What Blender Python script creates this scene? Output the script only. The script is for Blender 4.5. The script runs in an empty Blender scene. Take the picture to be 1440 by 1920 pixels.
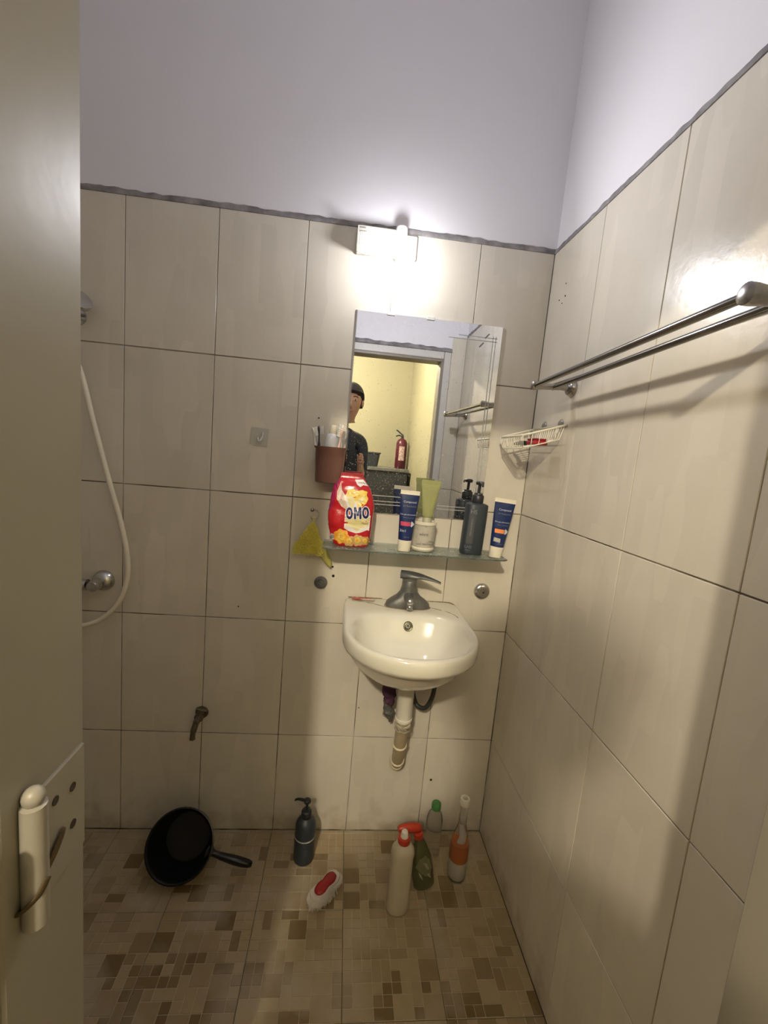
import bpy, bmesh, math, random
from mathutils import Vector, Matrix, Euler, noise
from mathutils.bvhtree import BVHTree
random.seed(7)
S = bpy.context.scene
COL = S.collection
PI = math.pi

# ------------------------------------------------------------------ camera
CAM = Vector((-0.5757, -1.3368, 1.3092))
YAW, PITCH, ROLL, FPX = 0.0949, -0.1306, 0.0888, 800.6
fwd = Vector((math.sin(YAW)*math.cos(PITCH), math.cos(YAW)*math.cos(PITCH), math.sin(PITCH)))
rgt = Vector((math.cos(YAW), -math.sin(YAW), 0)); upv = rgt.cross(fwd)
rg2 = rgt*math.cos(ROLL) + upv*math.sin(ROLL); up2 = -rgt*math.sin(ROLL) + upv*math.cos(ROLL)
CAMROT = Matrix((rg2, up2, -fwd)).transposed()
cd = bpy.data.cameras.new('camera'); cam = bpy.data.objects.new('camera', cd); COL.objects.link(cam)
cd.sensor_fit = 'HORIZONTAL'; cd.sensor_width = 36; cd.lens = FPX/1440*36; cd.clip_start = 0.01
cam.matrix_world = Matrix.Translation(CAM) @ CAMROT.to_4x4()
S.camera = cam
# ------------------------------------------------------------------ world, exposure
w = bpy.data.worlds.new('world'); S.world = w; w.use_nodes = True
w.node_tree.nodes['Background'].inputs[0].default_value = (0.9, 0.85, 0.75, 1)
w.node_tree.nodes['Background'].inputs[1].default_value = 0.05
S.view_settings.view_transform = 'Standard'; S.view_settings.look = 'None'
S.view_settings.gamma = 1; S.view_settings.use_curve_mapping = False
S.view_settings.exposure = 0.1
# ------------------------------------------------------------------ lights
def area(name, loc, target, size, power, col):
    l = bpy.data.lights.new(name, 'AREA'); l.shape = 'DISK'; l.size = size; l.energy = power; l.color = col
    o = bpy.data.objects.new(name, l); COL.objects.link(o); o.location = loc
    o.rotation_euler = (Vector(target)-Vector(loc)).to_track_quat('-Z', 'Y').to_euler(); return o
def point(name, loc, r, power, col):
    l = bpy.data.lights.new(name, 'POINT'); l.shadow_soft_size = r; l.energy = power; l.color = col
    o = bpy.data.objects.new(name, l); COL.objects.link(o); o.location = loc; return o
point('outer_room_light', (-1.02, -2.62, 2.42), 0.045, 175, (1.0, 0.88, 0.66))
point('wall_lamp_light', (-0.475, -0.135, 1.852), 0.018, 2.8, (0.95, 0.95, 1.0))
area('wall_lamp_front_light', (-0.48, -0.095, 1.885), (-0.52, -1.0, 2.12), 0.035, 4.0, (0.95, 0.95, 1.0))

# ------------------------------------------------------------------ materials
MATS = {}
def mat(name, col, rough=0.5, metal=0.0, col2=None, nscale=6.0, namt=0.5, bump=0.0, bscale=80.0,
        trans=0.0, ior=1.45, coat=0.0, emit=0.0, ecol=None, world=False, stretch=None, rvar=0.0, spec=None, thresh=None, sss=0.0, alpha=1.0, objrand=0.0):
    if name in MATS: return MATS[name]
    m = bpy.data.materials.new(name); m.use_nodes = True; nt = m.node_tree; N = nt.nodes; L = nt.links
    b = N['Principled BSDF']
    b.inputs['Roughness'].default_value = rough; b.inputs['Metallic'].default_value = metal
    b.inputs['IOR'].default_value = ior
    b.inputs['Transmission Weight'].default_value = trans
    b.inputs['Coat Weight'].default_value = coat; b.inputs['Coat Roughness'].default_value = 0.08
    b.inputs['Alpha'].default_value = alpha
    if spec is not None: b.inputs['Specular IOR Level'].default_value = spec
    if sss: b.inputs['Subsurface Weight'].default_value = sss; b.inputs['Subsurface Radius'].default_value = (.01, .006, .003)
    if emit:
        b.inputs['Emission Color'].default_value = (*(ecol or col), 1); b.inputs['Emission Strength'].default_value = emit
    if world:
        src = N.new('ShaderNodeNewGeometry').outputs['Position']
    else:
        src = N.new('ShaderNodeTexCoord').outputs['Object']
    mp = N.new('ShaderNodeMapping'); L.new(src, mp.inputs[0])
    if stretch: mp.inputs['Scale'].default_value = stretch
    n1 = N.new('ShaderNodeTexNoise'); n1.inputs['Scale'].default_value = nscale; n1.inputs['Detail'].default_value = 4
    L.new(mp.outputs[0], n1.inputs['Vector'])
    ramp = N.new('ShaderNodeMapRange'); lo, hi = thresh or (0.3, 0.7)
    ramp.inputs[1].default_value = lo; ramp.inputs[2].default_value = hi; ramp.inputs[4].default_value = namt
    L.new(n1.outputs[0], ramp.inputs[0])
    mx = N.new('ShaderNodeMix'); mx.data_type = 'RGBA'
    c2 = col2 or tuple(c*0.86 for c in col)
    mx.inputs[6].default_value = (*col, 1); mx.inputs[7].default_value = (*c2, 1)
    L.new(ramp.outputs[0], mx.inputs[0]); out = mx.outputs[2]
    if objrand:
        oi = N.new('ShaderNodeObjectInfo'); mr = N.new('ShaderNodeMapRange')
        mr.inputs[3].default_value = 1-objrand; mr.inputs[4].default_value = 1+objrand
        L.new(oi.outputs['Random'], mr.inputs[0]); vm = N.new('ShaderNodeVectorMath'); vm.operation = 'SCALE'
        L.new(out, vm.inputs[0]); L.new(mr.outputs[0], vm.inputs['Scale']); out = vm.outputs[0]
    L.new(out, b.inputs['Base Color'])
    if rvar:
        rr = N.new('ShaderNodeMapRange'); rr.inputs[3].default_value = rough; rr.inputs[4].default_value = min(1, rough+rvar)
        L.new(n1.outputs[0], rr.inputs[0]); L.new(rr.outputs[0], b.inputs['Roughness'])
    if bump:
        n2 = N.new('ShaderNodeTexNoise'); n2.inputs['Scale'].default_value = bscale; n2.inputs['Detail'].default_value = 3
        L.new(mp.outputs[0], n2.inputs['Vector'])
        bp = N.new('ShaderNodeBump'); bp.inputs['Strength'].default_value = bump; bp.inputs['Distance'].default_value = 0.002
        L.new(n2.outputs[0], bp.inputs['Height']); L.new(bp.outputs[0], b.inputs['Normal'])
    MATS[name] = m; return m

def tile_mat():
    """glazed cream wall tile: printed soft vertical bars, stains near the floor, slightly wavy glaze"""
    m = mat('glazed_wall_tile', (0.67, 0.62, 0.53), 0.24, col2=(0.60, 0.545, 0.455), world=True, nscale=5, namt=0.6,
            bump=0.2, bscale=42, objrand=0.03, thresh=(.35, .65))
    nt = m.node_tree; N = nt.nodes; L = nt.links; b = N['Principled BSDF']
    base = b.inputs['Base Color'].links[0].from_socket
    g = N.new('ShaderNodeNewGeometry'); mp = N.new('ShaderNodeMapping'); mp.inputs['Scale'].default_value = (1, 1, 0.22)
    L.new(g.outputs['Position'], mp.inputs[0])
    vo = N.new('ShaderNodeTexVoronoi'); vo.distance = 'CHEBYCHEV'; vo.inputs['Scale'].default_value = 20
    L.new(mp.outputs[0], vo.inputs['Vector'])
    sx = N.new('ShaderNodeSeparateColor'); L.new(vo.outputs['Color'], sx.inputs[0])
    mr = N.new('ShaderNodeMapRange'); mr.inputs[3].default_value = 0.955; mr.inputs[4].default_value = 1.03
    L.new(sx.outputs[0], mr.inputs[0])
    vm = N.new('ShaderNodeVectorMath'); vm.operation = 'SCALE'; L.new(base, vm.inputs[0]); L.new(mr.outputs[0], vm.inputs['Scale'])
    # limescale and dirt rising from the floor
    sp = N.new('ShaderNodeSeparateXYZ'); L.new(g.outputs['Position'], sp.inputs[0])
    nz = N.new('ShaderNodeTexNoise'); nz.inputs['Scale'].default_value = 14; nz.inputs['Detail'].default_value = 6; L.new(g.outputs['Position'], nz.inputs[0])
    ad = N.new('ShaderNodeMath'); ad.operation = 'MULTIPLY_ADD'; ad.inputs[1].default_value = -0.30; L.new(nz.outputs[0], ad.inputs[0]); L.new(sp.outputs[2], ad.inputs[2])
    r2 = N.new('ShaderNodeMapRange'); r2.inputs[1].default_value = -0.17; r2.inputs[2].default_value = -0.07; r2.inputs[3].default_value = 0.45; r2.inputs[4].default_value = 0
    L.new(ad.outputs[0], r2.inputs[0])
    mx = N.new('ShaderNodeMix'); mx.data_type = 'RGBA'; mx.inputs[7].default_value = (0.24, 0.17, 0.09, 1)
    L.new(r2.outputs[0], mx.inputs[0]); L.new(vm.outputs[0], mx.inputs[6]); L.new(mx.outputs[2], b.inputs['Base Color'])
    return m
def grout_mat():
    m = mat('wall_grout', (0.46, 0.42, 0.35), 0.8, col2=(0.10, 0.07, 0.045), world=True, nscale=9, namt=1.0, thresh=(.38, .56))
    nt = m.node_tree; N = nt.nodes; L = nt.links; b = N['Principled BSDF']; mx = b.inputs['Base Color'].links[0].from_node
    f = mx.inputs[0].links[0].from_socket; g = N.new('ShaderNodeNewGeometry'); sp = N.new('ShaderNodeSeparateXYZ'); L.new(g.outputs['Position'], sp.inputs[0])
    mr = N.new('ShaderNodeMapRange'); mr.inputs[1].default_value = 1.0; mr.inputs[2].default_value = 1.7; mr.inputs[3].default_value = 1; mr.inputs[4].default_value = .45
    L.new(sp.outputs[2], mr.inputs[0]); mu = N.new('ShaderNodeMath'); mu.operation = 'MULTIPLY'; L.new(f, mu.inputs[0]); L.new(mr.outputs[0], mu.inputs[1]); L.new(mu.outputs[0], mx.inputs[0])
    return m
TILE = tile_mat(); GROUT = grout_mat()
PAINT = mat('white_wall_paint', (0.77, 0.755, 0.785), 0.55, col2=(0.72, 0.70, 0.72), world=True, nscale=3, bump=0.25, bscale=30)
GRIME = mat('grimy_mortar', (0.36, 0.34, 0.34), 0.85, col2=(0.13, 0.12, 0.12), world=True, nscale=22, namt=1, bump=0.6, bscale=120)
YELLOW = mat('yellow_wall_paint', (0.325, 0.305, 0.20), 0.6, world=True, nscale=2)
DOORW = mat('cream_door_paint', (0.28, 0.255, 0.21), 0.4, col2=(0.24, 0.215, 0.17), world=True, nscale=5, bump=.1, bscale=40)
FRAMEW = mat('white_frame_paint', (0.62, 0.60, 0.56), 0.32, col2=(0.52, 0.50, 0.46), world=True, nscale=12)
RUST = mat('rust_stain', (0.085, 0.055, 0.018), 0.9, col2=(0.05, 0.032, 0.012), nscale=60)
CHROME = mat('worn_chrome', (0.62, 0.61, 0.60), 0.16, 1.0, col2=(0.40, 0.38, 0.36), nscale=60, rvar=.15)
STEEL = mat('brushed_steel', (0.42, 0.40, 0.38), 0.22, 1.0, col2=(0.36, 0.34, 0.31), nscale=30, rvar=.1)
DULL = mat('dull_grey_metal', (0.16, 0.165, 0.17), 0.30, 0.75, col2=(0.26, 0.25, 0.23), nscale=80, namt=.8, rvar=.3)
CERAMIC = mat('white_ceramic', (0.74, 0.71, 0.62), 0.12, col2=(0.68, 0.63, 0.51), nscale=9, coat=.5)
WHITEP = mat('white_plastic', (0.74, 0.70, 0.62), 0.35, nscale=20)
CREAMP = mat('cream_plastic', (0.80, 0.74, 0.60), 0.40, nscale=20)
BLACKP = mat('black_plastic', (0.016, 0.018, 0.022), 0.38, col2=(0.028, 0.03, 0.034), nscale=30)
NAVYP = mat('charcoal_bottle_plastic', (0.030, 0.038, 0.048), 0.42, col2=(0.02, 0.026, 0.034), nscale=12)
BLUE = mat('blue_tube_plastic', (0.009, 0.023, 0.10), 0.34, col2=(0.007, 0.018, 0.07), nscale=14)
PRINTW = mat('white_print', (0.62, 0.64, 0.70), 0.5)
PRINTG = mat('grey_print', (0.20, 0.21, 0.22), 0.5)
REDP = mat('red_plastic', (0.48, 0.045, 0.02), 0.38)
GLASSG = mat('clear_glass', (0.93, 0.97, 0.95), 0.03, trans=1.0, ior=1.45, col2=(0.85, 0.92, 0.88))

# ------------------------------------------------------------------ mesh helpers
def tag(o, label=None, cat=None, group=None, kind=None):
    if label: o['label'] = label
    if cat: o['category'] = cat
    if group: o['group'] = group
    if kind: o['kind'] = kind
    return o
def empty(name, loc=(0, 0, 0), rot=(0, 0, 0), **k):
    o = bpy.data.objects.new(name, None); COL.objects.link(o); o.location = loc; o.rotation_euler = rot
    o.empty_display_size = .02
    return tag(o, **k)
def link(name, me, m=None, parent=None, smooth=None, loc=None, rot=None, **k):
    if m is not None:
        me.materials.clear()
        for q in (m if isinstance(m, (list, tuple)) else [m]): me.materials.append(q)
    if smooth is not None:
        me.polygons.foreach_set('use_smooth', [True]*len(me.polygons))
        if smooth < 180: me.set_sharp_from_angle(angle=math.radians(smooth))
    o = bpy.data.objects.new(name, me); COL.objects.link(o)
    if parent is not None: o.parent = parent
    if loc is not None: o.location = loc
    if rot is not None: o.rotation_euler = rot
    return tag(o, **k)
class MB:
    def __init__(s): s.v = []; s.f = []; s.mi = []; s.cur = 0
    def add(s, vs, fs):
        n = len(s.v); s.v += [tuple(v) for v in vs]; s.f += [tuple(i+n for i in f) for f in fs]; s.mi += [s.cur]*len(fs); return s
    def box(s, a, b):
        x0, y0, z0 = a; x1, y1, z1 = b
        return s.add([(x0,y0,z0),(x1,y0,z0),(x1,y1,z0),(x0,y1,z0),(x0,y0,z1),(x1,y0,z1),(x1,y1,z1),(x0,y1,z1)],
                     [(0,3,2,1),(4,5,6,7),(0,1,5,4),(1,2,6,5),(2,3,7,6),(3,0,4,7)])
    def loft(s, rings, cap0=True, cap1=True, close=True):
        n = len(rings[0]); vs = [p for r in rings for p in r]; fs = []
        for i in range(len(rings)-1):
            for j in range(n if close else n-1):
                k = (j+1) % n; fs.append((i*n+j, i*n+k, (i+1)*n+k, (i+1)*n+j))
        if cap0: fs.append(tuple(reversed(range(n))))
        if cap1: fs.append(tuple(range((len(rings)-1)*n, len(rings)*n)))
        return s.add(vs, fs)
    def lathe(s, prof, seg=28, c=(0, 0, 0), axis='z', caps=True):
        rings = []
        for r, h in prof:
            ring = []
            for j in range(seg):
                a = 2*PI*j/seg; u, v = r*math.cos(a), r*math.sin(a)
                p = {'z': (u, v, h), 'y': (u, h, -v), 'x': (h, u, v)}[axis]
                ring.append((p[0]+c[0], p[1]+c[1], p[2]+c[2]))
            rings.append(ring)
        return s.loft(rings, caps, caps)
    def tube(s, pts, r, seg=8, caps=True, flat=1.0):
        pts = [Vector(p) for p in pts]; n = len(pts); rings = []; prev = None
        for i, p in enumerate(pts):
            t = (pts[min(i+1, n-1)]-pts[max(i-1, 0)]).normalized()
            if prev is None:
                a = Vector((0, 0, 1)) if abs(t.z) < .9 else Vector((1, 0, 0)); nrm = (a-t*a.dot(t)).normalized()
            else: nrm = (prev-t*prev.dot(t)).normalized()
            prev = nrm; bi = t.cross(nrm); rr = r[i] if isinstance(r, (list, tuple)) else r
            rings.append([p+nrm*(rr*math.cos(2*PI*j/seg))+bi*(rr*flat*math.sin(2*PI*j/seg)) for j in range(seg)])
        return s.loft(rings, caps, caps)
    def sphere(s, c, r, su=16, sv=10, sc=(1, 1, 1)):
        rings = []
        for i in range(1, sv):
            a = PI*i/sv; rings.append([(c[0]+sc[0]*r*math.sin(a)*math.cos(2*PI*j/su), c[1]+sc[1]*r*math.sin(a)*math.sin(2*PI*j/su), c[2]-sc[2]*r*math.cos(a)) for j in range(su)])
        n = len(s.v); s.loft(rings, False, False)
        k = len(s.v); s.v += [(c[0], c[1], c[2]-sc[2]*r), (c[0], c[1], c[2]+sc[2]*r)]
        e = n+(sv-2)*su
        for j in range(su):
            s.f.append((k, n+(j+1) % su, n+j)); s.f.append((k+1, e+j, e+(j+1) % su)); s.mi += [s.cur]*2
        return s
    def mesh(s, name='m'):
        me = bpy.data.meshes.new(name); me.from_pydata(s.v, [], s.f); me.update()
        if any(s.mi): me.polygons.foreach_set('material_index', s.mi)
        return me
    def build(s, name, m, parent=None, smooth=None, bevel=0, bseg=1, **k):
        me = s.mesh(name)
        if bevel:
            bm = bmesh.new(); bm.from_mesh(me)
            bmesh.ops.bevel(bm, geom=list(bm.edges), offset=bevel, segments=bseg, affect='EDGES', clamp_overlap=True)
            bm.to_mesh(me); bm.free()
        return link(name, me, m, parent, smooth, **k)
def cr(pts, n=8):
    """Catmull-Rom through points"""
    P = [Vector(p) for p in pts]; P = [P[0]*2-P[1]]+P+[P[-1]*2-P[-2]]; out = []
    for i in range(1, len(P)-2):
        for k in range(n):
            t = k/n; a, b, c, d = P[i-1:i+3]
            out.append(.5*((2*b)+(c-a)*t+(2*a-5*b+4*c-d)*t*t+(3*b-a-3*c+d)*t**3))
    out.append(P[-2]); return out
def sring(cx, cy, z, a, b, n=28, e=2.0):
    r = []
    for j in range(n):
        t = 2*PI*j/n; c, s_ = math.cos(t), math.sin(t)
        r.append((cx+a*math.copysign(abs(c)**(2/e), c), cy+b*math.copysign(abs(s_)**(2/e), s_), z))
    return r
def box(name, a, b, m, parent=None, bevel=0, **k): return MB().box(a, b).build(name, m, parent, bevel=bevel, **k)

# decals: flat print laid on the front (-y side) of a local mesh
def bvh_of(objs):
    vs = []; fs = []
    for o in objs:
        n = len(vs); vs += [v.co.copy() for v in o.data.vertices]; fs += [tuple(i+n for i in p.vertices) for p in o.data.polygons]
    return BVHTree.FromPolygons(vs, fs)
def lay(me, bvh, off=0.0004, maxlen=0.0035):
    bm = bmesh.new(); bm.from_mesh(me); bmesh.ops.triangulate(bm, faces=bm.faces[:])
    for _ in range(5):
        es = [e for e in bm.edges if e.calc_length() > maxlen]
        if not es: break
        bmesh.ops.subdivide_edges(bm, edges=es, cuts=1)
        bmesh.ops.triangulate(bm, faces=bm.faces[:])
    for v in bm.verts:
        h = bvh.ray_cast(Vector((v.co.x, -1, v.co.z)), Vector((0, 1, 0)))
        if h[0] is None: h = bvh.find_nearest(Vector((v.co.x, -.1, v.co.z)))
        v.co.y = h[0].y-off
    bm.normal_update(); bm.to_mesh(me); bm.free()
def decal(name, polys, bvh, m, parent, off=0.0004, **k):
    mb = MB()
    for p in polys: mb.add([(x, 0, z) for x, z in p], [tuple(range(len(p)))])
    me = mb.mesh(name); lay(me, bvh, off); return link(name, me, m, parent, **k)
def text_mesh(s, size, width=None, offset=0.0, spacing=1.0):
    c = bpy.data.curves.new('t', 'FONT'); c.body = s; c.size = size; c.align_x = 'CENTER'; c.offset = offset; c.space_character = spacing
    c.resolution_u = 3
    o = bpy.data.objects.new('t', c); COL.objects.link(o); bpy.context.view_layer.update()
    me = bpy.data.meshes.new_from_object(o.evaluated_get(bpy.context.evaluated_depsgraph_get()))
    bpy.data.objects.remove(o); bpy.data.curves.remove(c); return me
def text_decal(name, s, size, x, z, bvh, m, parent, tilt=0.0, off=0.0006, vert=False, offset=0.0, sx=1.0, spacing=1.0, **k):
    me = text_mesh(s, size, offset=offset, spacing=spacing)
    for v in me.vertices:
        u, t = v.co.x*sx, v.co.y
        if vert: u, t = -t, u
        v.co = Vector((x+u*math.cos(tilt)-t*math.sin(tilt), 0, z+u*math.sin(tilt)+t*math.cos(tilt)))
    lay(me, bvh, off, maxlen=max(.004, size*.3)); return link(name, me, m, parent, **k)
def blob(cx, cz, rx, rz, n=18, lob=0, amp=.15, ph=0):
    return [(cx+rx*(1+amp*math.cos(lob*2*PI*i/n+ph))*math.cos(2*PI*i/n), cz+rz*(1+amp*math.cos(lob*2*PI*i/n+ph))*math.sin(2*PI*i/n)) for i in range(n)]

# ================================================================== room shell
XL, YF, ZC = -1.75, -0.98, 2.75       # left wall, front wall (door wall), ceiling
COLX = [0.0, -0.2282, -0.484, -0.7363, -0.985, -1.2369, -1.489, XL]
ROWZ = [0.0, 0.3559, 0.7546, 1.1579, 1.5562, 1.9556]
T = 0.006
def struct(name, mb, m, **k): return mb.build(name, m, kind='structure', **k)
wall_back = struct('wall_back', MB().box((XL-.1, T*.45, -.05), (.1, .1, ROWZ[-1]+.008)).box((XL-.1, T*.8, ROWZ[-1]+.008), (.1, .1, ZC+.02)), [GROUT])
wall_back.data.materials.append(PAINT)
for i, p in enumerate(wall_back.data.polygons): p.material_index = 1 if i >= 6 else 0
wall_right = struct('wall_right', MB().box((T*.45, YF-.08, -.05), (.1, T*.45, ROWZ[-1]+.008)).box((T*.8, YF-.08, ROWZ[-1]+.008), (.1, T*.8, ZC+.02)), [GROUT])
wall_right.data.materials.append(PAINT)
for i, p in enumerate(wall_right.data.polygons): p.material_index = 1 if i >= 6 else 0
G = 0.0011
def tile_box(a, b, parent):
    me = MB().box(a, b).mesh('wall_tile')
    bm = bmesh.new(); bm.from_mesh(me); bmesh.ops.bevel(bm, geom=list(bm.edges), offset=.0007, segments=1, affect='EDGES'); bm.to_mesh(me); bm.free()
    return link('wall_tile', me, TILE, parent)
for r in range(5):
    for c in range(len(COLX)-1):
        jit = random.uniform(-.0003, .0003)
        tile_box((COLX[c+1]+G, jit, ROWZ[r]+G+.001), (COLX[c]-G-(.001 if c == 0 else 0), T, ROWZ[r+1]-G), wall_back)
RY = [0.0, -0.262, -0.5184, -0.7869, YF]
for r in range(5):
    for c in range(4):
        jit = random.uniform(-.0003, .0003); g = .0005 if c < 1 else G
        tile_box((jit, RY[c+1]+(g if c == 0 else G), ROWZ[r]+G+.001), (T, RY[c]-(.0006 if c <= 1 else G), ROWZ[r+1]-G), wall_right)
# grimy mortar edge above the tiles
def mortar(name, along, length):
    n = 150; mb = MB(); rings = []
    for i in range(n+1):
        t = -length*i/n
        h = 0.016+0.007*noise.noise(Vector((t*9, 1, 0)))+0.004*noise.noise(Vector((t*40, 5, 0))); d = 0.004+0.002*noise.noise(Vector((t*30, 9, 0)))
        z0 = ROWZ[-1]-.001
        pr = [(-.0008-max(d, .001)*.3, z0), (-max(d, .001)*.55, z0+h*.5), (.002, z0+h), (.008, z0+h), (.008, z0)]
        rings.append([(t, y, z) if along == 'x' else (y, t, z) for y, z in pr])
    mb.loft(rings); struct(name, mb, GRIME, smooth=50)
mortar('trim_1', 'x', 1.745); mortar('trim_2', 'y', .97)
struct('wall_left', MB().box((XL-.1, YF-.08, -.05), (XL, .1, ZC+.02)), TILE)
struct('ceiling', MB().box((XL-.1, YF-.1, ZC), (.1, .1, ZC+.1)), PAINT)
# front wall with the doorway (the camera stands in it)
DX0, DX1, DZ, WT = -0.83, -0.079, 1.87, 0.085
wf = MB().box((XL-.1, YF-WT, -.05), (DX0, YF, ZC)).box((DX1, YF-WT, -.05), (.1, YF, ZC)).box((DX0, YF-WT, DZ), (DX1, YF, ZC))
wall_front = struct('wall_front', wf, PAINT)
for r in range(5):      # tiles right of the doorway and left of it
    tile_box((-.074, YF-.001, ROWZ[r]+G), (-.001, YF+T, ROWZ[r+1]-G), wall_front)
    for a, b in ((-1.08, -.835), (-1.332, -1.084), (-1.584, -1.336), (XL+.001, -1.588)):
        tile_box((a, YF-.001, ROWZ[r]+G), (b, YF+T, ROWZ[r+1]-G), wall_front)
# door frame: stepped profile, both sides and head
IX0, IX1, IZ = -0.783, -0.125, 1.825
fr = MB()
fr.box((IX0-.045, YF-.09, 0), (IX0, YF+.001, IZ)).box((IX1, YF-.09, 0), (IX1+.045, YF+.001, IZ)).box((IX0-.045, YF-.09, IZ), (IX1+.045, YF+.001, IZ+.045))
struct('trim_3', fr, DOORW, bevel=.002)
fr2 = MB()
fr2.box((IX1+.014, YF+.001, 0), (IX1+.05, YF+.010, IZ+.05)).box((IX0-.05, YF+.002, 0), (IX0-.012, YF+.008, IZ+.05)).box((IX0-.012, YF+.002, IZ+.012), (IX1+.012, YF+.010, IZ+.05))
struct('trim_4', fr2, FRAMEW, bevel=.003)
n = 60; rings = []
for i in range(n+1):
    x = IX0-.05+(IX1-IX0+.1)*i/n; h = .018+.012*noise.noise(Vector((x*18, 0, 3)))
    rings.append([(x, YF-.001, IZ+.048), (x, YF+.016+.006*noise.noise(Vector((x*30, 2, 3))), IZ+.05), (x, YF+.008, IZ+.05+h), (x, YF-.001, IZ+.055+h)])
struct('trim_5', MB().loft(rings), GRIME, smooth=60)

# ---------------------------------------------------------------- floor
FLB = mat('floor_tile_joint', (0.50, 0.42, 0.29), 0.5, col2=(0.34, 0.27, 0.17), world=True, nscale=30)
GAP = mat('floor_gap_dirt', (0.10, 0.075, 0.045), 0.8, col2=(0.045, 0.03, 0.018), world=True, nscale=30)
def chipmat(i, col):
    m = mat('floor_chip_%s' % i, col, 0.28, col2=tuple(c*.84 for c in col), world=True, nscale=40, rvar=.25, objrand=.06)
    nt = m.node_tree; N = nt.nodes; L = nt.links; b = N['Principled BSDF']; base = b.inputs['Base Color'].links[0].from_socket
    g = N.new('ShaderNodeNewGeometry'); nz = N.new('ShaderNodeTexNoise'); nz.inputs['Scale'].default_value = 5.5; nz.inputs['Detail'].default_value = 5
    L.new(g.outputs['Position'], nz.inputs[0]); r = N.new('ShaderNodeMapRange'); r.inputs[1].default_value = .48; r.inputs[2].default_value = .64; r.inputs[4].default_value = .6
    L.new(nz.outputs[0], r.inputs[0]); mx = N.new('ShaderNodeMix'); mx.data_type = 'RGBA'; mx.inputs[7].default_value = (.42, .36, .29, 1)
    L.new(r.outputs[0], mx.inputs[0]); L.new(base, mx.inputs[6]); L.new(mx.outputs[2], b.inputs['Base Color']); return m
CH = [chipmat('pale_beige', (0.36, 0.28, 0.17)), chipmat('beige', (0.31, 0.235, 0.135)), chipmat('tan', (0.25, 0.18, 0.095)),
      chipmat('brown', (0.19, 0.13, 0.058)), chipmat('dark_brown', (0.165, 0.11, 0.045))]
floor = struct('floor', MB().box((XL-.1, YF-.1, -.06), (.1, .1, -.004)), GAP)
FX = [0.0, -.2405, -.490, -.7375, -.987, -1.237, -1.487, XL]; FY = [0.0, -.013, -.264, -.5135, -.764, YF-.08]
chips = []
def layout(nx, ny, rnd):
    used = [[0]*ny for _ in range(nx)]; out = []
    for j in range(ny):
        for i in range(nx):
            if used[i][j]: continue
            opts = [(1, 1)]*9
            if i+1 < nx and not used[i+1][j]: opts += [(2, 1)]*4
            if j+1 < ny: opts += [(1, 2)]*4
            if i+1 < nx and j+1 < ny and not used[i+1][j]: opts += [(2, 2)]*6
            a, b = rnd.choice(opts)
            for p in range(a):
                for q in range(b): used[i+p][j+q] = 1
            if (a, b) == (1, 1): c = rnd.choices(range(5), [3, 2, 1, 4, 4])[0]
            elif (a, b) == (2, 2): c = rnd.choices(range(5), [4, 5, 3, 3, 1])[0]
            else: c = rnd.choices(range(5), [5, 5, 3, 2, 0])[0]
            out.append((i, j, a, b, c))
    return out
rnd = random.Random(11)
for ci in range(len(FX)-1):
    for ri in range(len(FY)-1):
        x1, x0, y1, y0 = FX[ci], FX[ci+1], FY[ri], FY[ri+1]
        tb = MB().box((x0+.0008, y0+.0008, -.008), (x1-.0008, y1-.0008, -.0012)).build('floor_tile', FLB, floor, bevel=.0006)
        nx = max(1, round((x1-x0)/.0249)); ny = max(1, round((y1-y0)/.0249)); ux, uy = (x1-x0-.002)/nx, (y1-y0-.002)/ny
        for i, j, a, b, c in layout(nx, ny, rnd):
            cx0, cy0 = x0+.001+i*ux, y0+.001+j*uy
            chips.append((cx0+.0009, cy0+.0009, cx0+a*ux-.0009, cy0+b*uy-.0009, c, tb))
def chip_px(ch):
    p = Vector(((ch[0]+ch[2])/2, (ch[1]+ch[3])/2, 0))-CAM; d = p.dot(fwd)
    if d < .1: return 0
    u, v = 720+FPX*p.dot(rg2)/d, 960-FPX*p.dot(up2)/d
    if not (150 < u < 1440 and 1540 < v < 1925): return 0
    return (ch[2]-ch[0])*(ch[3]-ch[1])/d**3
order = sorted(range(len(chips)), key=lambda i: -chip_px(chips[i]))
single = set(i for i in order[:300] if chip_px(chips[i]) > 0)
chm = {}
rest = MB()
for i, (x0, y0, x1, y1, c, tb) in enumerate(chips):
    if i in single:
        key = (round((x1-x0)*2000), round((y1-y0)*2000), c)
        if key not in chm:
            hx, hy = (x1-x0)/2, (y1-y0)/2; me = MB().box((-hx, -hy, -.002), (hx, hy, 0)).mesh('mosaic_chip')
            bm = bmesh.new(); bm.from_mesh(me); bmesh.ops.bevel(bm, geom=[e for e in bm.edges if any(v.co.z > -.001 for v in e.verts)], offset=.0005, segments=1, affect='EDGES'); bm.to_mesh(me); bm.free()
            me.materials.append(CH[c]); chm[key] = me
        o = bpy.data.objects.new('mosaic_chip', chm[key]); COL.objects.link(o); o.parent = tb
        o.location = ((x0+x1)/2, (y0+y1)/2, random.uniform(-.00015, .00015))
    else:
        rest.cur = c; rest.box((x0, y0, -.002), (x1, y1, 0))
rest.build('mosaic_field', CH, floor, kind='stuff')

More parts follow.
